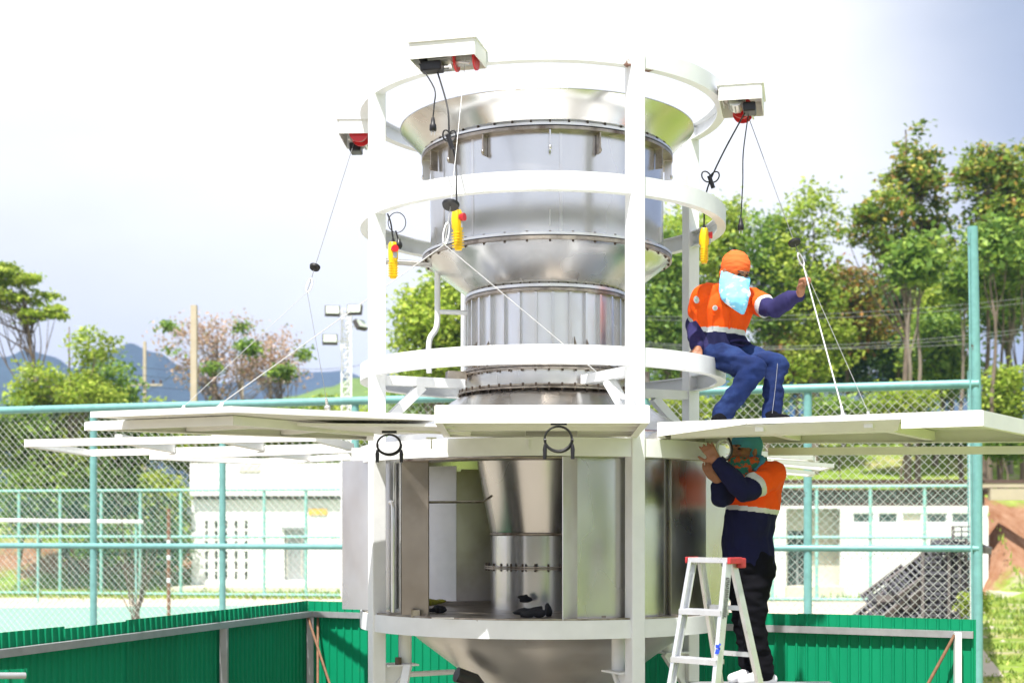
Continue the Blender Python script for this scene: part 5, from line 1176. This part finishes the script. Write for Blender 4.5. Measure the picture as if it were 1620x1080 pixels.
eR, wR = at(1224, 489, 9.17), at(1266, 464, 9.02)
hr, hf, hu = headframe((.50, -.78, -.42))
b = MB()
b.chain([pelvis, waist, chest, shl], [.12, .11, .125, .10]); b.chain([shl, neckp, headc-hu*.05], [.06, .052, .05])
RA, PA = head(b, headc, hr, hf, hu)
for s0, e, w_ in ((sL, eL, wL), (sR, eR, wR)): b.chain([shl.lerp(s0, .5), s0, e, w_], [.06, .052, .04, .026])
for h, k_, a in ((hipL, kneeL, ankL), (hipR, kneeR, ankR)): b.chain([pelvis, h, k_, a], [.09, .085, .058, .042])
rope_u = (at(1271, 421, 8.98)-at(1334, 653, 8.3)).normalized()
hc = at(1271, 421, 8.98).lerp(at(1334, 653, 8.3), .105)       # where the rope passes through the fist
dR = (hc+V((-.028, .0, .0))-wR).normalized()
hand(b, wR+dR*.01, (hc+V((-.012, .05, .03))-wR).normalized(), V((.55, -.8, .15)), curl=(1.0, 1.35, 1.0), spread=.05, thumb=-1, L_=.185)
hand(b, wL, V((-.12, -.55, -.60)), V((.0, .6, -.6)), curl=(.35, .55, .35), spread=.5, thumb=-1, L_=.175)
blob(b, 'body', M['skin'], pA, .0065, smooth=2); face_bits(PA, RA, pA)
# jacket
b = MB()
b.loft([(pelvis+V((0, 0, -.045))+Fw*.0, Rw*.185, Fw*.15), (pelvis+V((0, 0, .02)), Rw*.19, Fw*.155), (waist, Rw*.178, Fw*.145), (waist.lerp(chest, .5), Rw*.19, Fw*.15), (chest, Rw*.205, Fw*.148), (chest.lerp(shl, .6), Rw*.208, Fw*.132), (shl+V((0, 0, .0)), Rw*.18, Fw*.10), (shl+V((0, 0, .038)), Rw*.11, Fw*.08), (neckp+V((0, 0, .02)), Rw*.068, Fw*.07)], 30)
for s0, e, w_ in ((sL, eL, wL), (sR, eR, wR)):
    m_ = s0.lerp(e, .6); b.chain([shl.lerp(s0, .55), s0, m_, e, e.lerp(w_, .55), w_.lerp(e, .10)], [.085, .082, .074, .062, .054, .043], 18)
def clsA(p, n):
    dt, tt = segd(p, pelvis, shl); best = (dt-.16, 't')
    for k_, (s0, e, w_) in enumerate(((sL, eL, wL), (sR, eR, wR))):
        d1, t1 = segd(p, s0, e); d2, t2 = segd(p, e, w_)
        if d1-.07 < best[0]: best = (d1-.07, 'u', t1)
        if d2-.06 < best[0]: best = (d2-.06, 'f', t2)
    if best[1] == 'f': return 3
    if best[1] == 'u': 
        t1 = best[2]; return 0 if t1 < .66 else (2 if t1 < .80 else 3)
    z = p.z-.10*(p-waist).dot(Rw)*-.6; zb = CZ-(522-HY)/FPX*9.28
    return 0 if z > zb+.014 else (2 if z > zb-.018 else 1)
jm = [M['orange'], M['navy'], M['silver'], M['navy_sleeve']]
jA = blob(b, 'jacket', jm, pA, .006, clsA, wr=.016, wsc=6.5, wst=(1.5, 1.5, .7), smooth=3)
# jacket details: collar, placket, badges, pocket
g = MB(); cl0 = neckp+V((0, 0, .0))
for sg in (-1, 1):
    g.loft([(cl0+Rw*.07*sg-Fw*.03+V((0, 0, .035)), Fw*.04, V((0, 0, .03))), (cl0+Rw*.065*sg+Fw*.05+V((0, 0, .0)), Rw*.012+Fw*.01, V((0, 0, .035))), (cl0+Rw*.05*sg+Fw*.115+V((0, 0, -.06)), Rw*.03, V((0, 0, .03))), (cl0+Rw*.035*sg+Fw*.150+V((0, 0, -.135)), Rw*.018, V((0, 0, .014)))], 12)
blob(g, 'collar', M['orange'], pA, .006, smooth=3)
def badge(name, c, n, r, m, parent, w_=None):
    n = V(n).normalized(); MB().tube([c-n*.003, c+n*.004], r, 20, smooth=False).build(name, m, parent)
bpy.context.view_layer.update()
def onto(o, x, y):
    """point and normal of a garment where it is seen at photo pixel (x, y)"""
    inv = o.matrix_world.inverted(); d = (at(x, y, 9)-V((0, 0, CZ))).normalized(); r = o.ray_cast(inv @ V((0, 0, CZ)), d)
    return o.matrix_world @ r[1], r[2].normalized()
c1, n1_ = onto(jA, 1131, 487); n1_ = (n1_+Fw).normalized(); badge('chest_badge', c1, n1_, .017, M['silver'], pA); badge('badge_mark', c1+n1_*.004, n1_, .010, M['grey'], pA)
MB().box(c1+Rw*.036+Fw*.006, (.036, .008, .013), Matrix((Rw, Fw, U)).transposed()).build('badge_lettering', M['red'], pA)
c2, n2_ = onto(jA, 1102, 474); badge('sleeve_badge', c2, n2_, .024, M['silver'], pA); badge('badge_mark', c2+n2_*.005, n2_, .007, M['teal2'], pA)
for x_ in (1131, 1176):
    c, n_ = onto(jA, x_, 497); MB().beam(c-Rw*.036, c+Rw*.036, .007, .012, tuple(U)).build('pocket_flap', M['orange'], pA)
pq = [onto(jA, x_, y_)[0]+Fw*.003 for x_, y_ in ((1156, 497), (1155, 506), (1154, 514), (1153, 520))]; MB().tube(pq, .006, 6).build('placket', M['orange'], pA)
g = MB(); q0 = pelvis+Fw*.15+Rw*.03+V((0, 0, .055)); g.tube(spline([q0-Rw*.06, q0+V((0, 0, .012))+Fw*.02, q0+Rw*.07+Fw*.02, q0+Rw*.10+V((0, 0, -.02)), q0+Rw*.03+V((0, 0, -.025))+Fw*.01, q0-Rw*.05+V((0, 0, -.018))], 4), .009, 8); g.build('waist_tie', M['navy_sleeve'], pA)
# jeans
b = MB(); b.loft([(pelvis+V((0, 0, .03)), Rw*.165, Fw*.13), (pelvis+V((0, 0, -.02)), Rw*.185, Fw*.15), (pelvis+V((0, 0, -.085))+Fw*.01, Rw*.165, Fw*.135)], 24)
for h, k_, a in ((hipL, kneeL, ankL), (hipR, kneeR, ankR)):
    b.chain([h, h.lerp(k_, .5), k_, k_.lerp(a, .35), k_.lerp(a, .8), a], [.098, .092, .075, .069, .063, .068], 18)
blob(b, 'jeans', M['denim'], pA, .0085, wr=.015, wsc=8, wst=(.8, .8, 1.7), smooth=3)
for h, k_, a in ((hipR, kneeR, ankR),):
    MB().tube(spline([k_+V((-.01, -.078, 0)), k_.lerp(a, .4)+V((-.005, -.074, 0)), k_.lerp(a, .9)+V((-.005, -.072, 0))], 5), .0016, 5).build('seam', M['grey'], pA)
for a, fd in ((ankL, V((-.25, -.75, 0))), (ankR, V((.35, -.75, 0)))):
    b = MB(); fd = fd.normalized(); z = 2.915; b.chain([V((a.x, a.y, z+.075)), V((a.x, a.y, z+.045))+fd*.06, V((a.x, a.y, z+.035))+fd*.17], [.05, .042, .036]); b.caps(V((a.x, a.y, z+.03))-fd*.05, V((a.x, a.y, z+.03)), .036, .036)
    blob(b, 'shoe', M['blackcloth'], pA, .008)
# hood and face cloth
def hoodkeep(p):
    q = p-headc; y = q.dot(hf); z = q.dot(hu); x = q.dot(hr)
    if y > .03: return z > .018-.03*abs(x)/.08
    return z > -.075+.5*y
b = MB(); b.ell(PA(0, -.012, .037), (.087, .107, .101), RA, 28); b.ell(PA(0, -.02, -.02), (.083, .088, .10), RA, 24)
blob(b, 'hood', M['hood'], pA, .0065, keep=hoodkeep, wr=.004, wsc=16, wst=(.6, .6, 2.0))
b = MB(); dn = V((0, 0, -1))
cN = PA(0, .012, -.018)
b.loft([(cN+hu*.010, hr*-.089, hf*.103), (at(1162, 452, 9.22), hr*-.091, (hf*.8+Fw*.2)*.105), (at(1162, 464, 9.19), Rw*.090, (hf*.4+Fw*.6)*.11), (at(1163, 473, 9.15), Rw*.078, Fw*.09), (at(1167, 482, 9.12), Rw*.060, Fw*.06), (at(1171, 489, 9.11), Rw*.036, Fw*.035), (at(1175, 498, 9.12), Rw*.008, Fw*.01)], 28)
blob(b, 'face_cloth', M['mask'], pA, .0065, wr=.006, wsc=11, wst=(1.4, 1.4, .8), smooth=14)

# ---- standing worker under the right panel
pB = empty('person', (1.53, 8.91, 1.29), 'standing worker in orange and navy jacket and black trousers reaching up under the right panel', 'person')
Fb = V((-.86, -.50, 0)).normalized(); Rb = V((-Fb.y, Fb.x, 0))*-1      # Rb: towards his left hand side is -Rb
Lb = U.cross(Fb)                                   # his left (camera side)
pel = at(1184, 888, 8.967); wai = at(1182, 850, 8.989); che = at(1193, 790, 8.967); sho = at(1199, 745, 8.946); nek = at(1190, 728, 8.925); hea = at(1179, 713, 8.936)
hL, hR_ = pel+Lb*.085, pel-Lb*.085
kn1, kn2 = at(1190, 985, 8.883), at(1180, 985, 9.094)
an1, an2 = at(1208, 1062, 8.904), at(1188, 1058, 9.073)
s1, s2 = sho+Lb*.14+V((0, 0, -.035)), sho-Lb*.15+V((0, 0, -.05))
e1, w1_ = at(1178, 777, 8.651), at(1134, 731, 8.672)
e2, w2_ = at(1141, 786, 8.862), at(1137, 762, 8.830)
h_r, h_f, h_u = headframe((-.80, -.52, .06))
b = MB(); b.chain([pel, wai, che, sho], [.12, .115, .12, .09]); b.chain([sho, nek, hea-h_u*.05], [.06, .052, .05]); RB, PB = head(b, hea, h_r, h_f, h_u, 1.0)
b.chain([sho.lerp(s1, .5), s1, e1, w1_], [.06, .052, .042, .027]); b.chain([sho.lerp(s2, .5), s2, e2, w2_], [.06, .052, .042, .027])
for h, k_, a in ((hL, kn1, an1), (hR_, kn2, an2)): b.chain([pel, h, k_, a], [.09, .085, .058, .042])
hand(b, w1_, at(1119, 706, 8.693)-w1_, V((-.2, .8, .5)), curl=(.35, .5, .35), spread=.3, thumb=1, L_=.185)
hand(b, w2_, at(1121, 745, 8.799)-w2_, V((.3, .35, .75)), curl=(.35, .55, .4), spread=.3, thumb=1, L_=.185)
blob(b, 'body', M['skin'], pB, .0065, smooth=2); face_bits(PB, RB, pB, 1.0)
b = MB(); Sx = Fb; Sy = Lb
b.loft([(pel+V((0, 0, -.03)), Sx*.146, Sy*.166), (pel+V((0, 0, .04)), Sx*.146, Sy*.168), (wai, Sx*.142, Sy*.165), (wai.lerp(che, .5), Sx*.143, Sy*.172), (che, Sx*.145, Sy*.185), (che.lerp(sho, .6), Sx*.136, Sy*.186), (sho+V((0, 0, .0)), Sx*.11, Sy*.165), (sho+V((0, 0, .045)), Sx*.08, Sy*.10), (nek+V((0, 0, .015)), Sx*.065, Sy*.065)], 30)
b.chain([sho.lerp(s1, .6), s1, s1.lerp(e1, .6), e1, e1.lerp(w1_, .5), w1_.lerp(e1, .10)], [.09, .088, .078, .068, .060, .045], 18)
b.chain([sho.lerp(s2, .6), s2, e2, w2_.lerp(e2, .35)], [.085, .08, .062, .052], 18)
def clsB(p, n):
    dt, tt = segd(p, pel, sho); best = (dt-.165, 't')
    for s0, e, w_ in ((s1, e1, w1_), (s2, e2, w2_)):
        d1, t1 = segd(p, s0, e); d2, t2 = segd(p, e, w_)
        if d1-.075 < best[0]: best = (d1-.075, 'u', t1)
        if d2-.062 < best[0]: best = (d2-.062, 'f', t2)
    if best[1] == 'f': return 1
    if best[1] == 'u': t1 = best[2]; return 0 if t1 < .60 else (2 if t1 < .76 else 1)
    q = p-che; zb = che.z-.065-.12*q.dot(V((1, 0, 0))); return 0 if p.z > zb+.014 else (2 if p.z > zb-.016 else 1)
blob(b, 'jacket', jm, pB, .006, clsB, wr=.015, wsc=6.5, wst=(1.4, 1.4, .7), smooth=3)
b = MB(); b.loft([(pel+V((0, 0, .02)), Sx*.14, Sy*.165), (pel+V((0, 0, -.06)), Sx*.15, Sy*.175), (pel+V((0, 0, -.13)), Sx*.135, Sy*.16)], 24)
for h, k_, a in ((hL, kn1, an1), (hR_, kn2, an2)): b.chain([h, h.lerp(k_, .5), k_, k_.lerp(a, .4), k_.lerp(a, .85), a], [.10, .098, .080, .074, .068, .066], 18)
blob(b, 'trousers', M['blackcloth'], pB, .0085, wr=.015, wsc=8, wst=(.8, .8, 1.7), smooth=3)
for a, fd in ((an1, V((-.9, -.35, 0))), (an2, V((-.9, -.5, 0)))):
    b = MB(); fd = fd.normalized(); z = 1.292; b.chain([V((a.x, a.y, z+.06)), V((a.x, a.y, z+.04))+fd*.07, V((a.x, a.y, z+.03))+fd*.15], [.045, .040, .032]); b.caps(V((a.x, a.y, z+.032))-fd*.06, V((a.x, a.y, z+.032)), .036, .036)
    sh = blob(b, 'shoe', M['shoe'], pB, .007)
    g = MB(); [g.tube([V((a.x, a.y, z+.066-.008*q))+fd*(.05+.024*q)+Lb*.03, V((a.x, a.y, z+.085-.008*q))+fd*(.05+.024*q), V((a.x, a.y, z+.066-.008*q))+fd*(.05+.024*q)-Lb*.03], .004, 6) for q in range(4)]; g.build('lace', M['silver'], sh)
def capkeep(p):
    q = p-hea; y = q.dot(h_f); z = q.dot(h_u)
    if y > .02: return z > .012
    return z > -.10+.3*y
b = MB(); b.ell(PB(0, -.012, .037), (.088, .108, .100), RB, 28); b.ell(PB(0, -.03, -.03), (.084, .085, .10), RB, 24)
blob(b, 'head_cloth', M['cap'], pB, .0065, keep=capkeep, wr=.004, wsc=12)
b = MB(); b.loft([(PB(0, .012, -.045), h_r*-.086, h_f*.102), (PB(0, .010, -.09), h_r*-.084, h_f*.10), (nek+Fb*.02+V((0, 0, .02)), Lb*.10, Fb*.105), (nek+Fb*.03+V((0, 0, -.035)), Lb*.115, Fb*.11), (nek+Fb*.06+V((0, 0, -.085)), Lb*.08, Fb*.08), (nek+Fb*.09+V((0, 0, -.14)), Lb*.025, Fb*.03)], 28)
blob(b, 'scarf', M['scarf'], pB, .0065, wr=.006, wsc=12, smooth=2)
b = MB(); b.tube(spline([PB(.06, -.07, -.03), nek+Lb*.10+V((0, 0, .0)), nek+Lb*.10+Fb*.06+V((0, 0, -.07))], 5), [.02+.006*sin(q*.6) for q in range(11)], 12)
b.tube(spline([PB(-.06, -.07, -.03), nek-Lb*.10+V((0, 0, .0)), nek-Lb*.10+Fb*.06+V((0, 0, -.07))], 5), [.02+.006*sin(q*.6) for q in range(11)], 12)
b.build('scarf_fold', M['cap'], pB)
# roll of clear tape and black cable in his hand
r = empty('tape_roll', at(1146, 711, 8.704), 'clear tape roll with a black strap beside the raised hand under the panel', 'tape roll')
b = MB(); c = at(1146, 711, 8.725); ring = [c+V((.045*cos(t), .01, .06*sin(t))) for t in [i*2*pi/24 for i in range(25)]]; b.tube(ring, .010, 8); b.build('roll', M['silver'], r)
MB().tube(spline([at(1150, 688, 8.757), at(1156, 700, 8.714), at(1158, 715, 8.693), at(1150, 727, 8.693), at(1142, 722, 8.704)], 5), .007, 8).build('strap', M['black'], r)
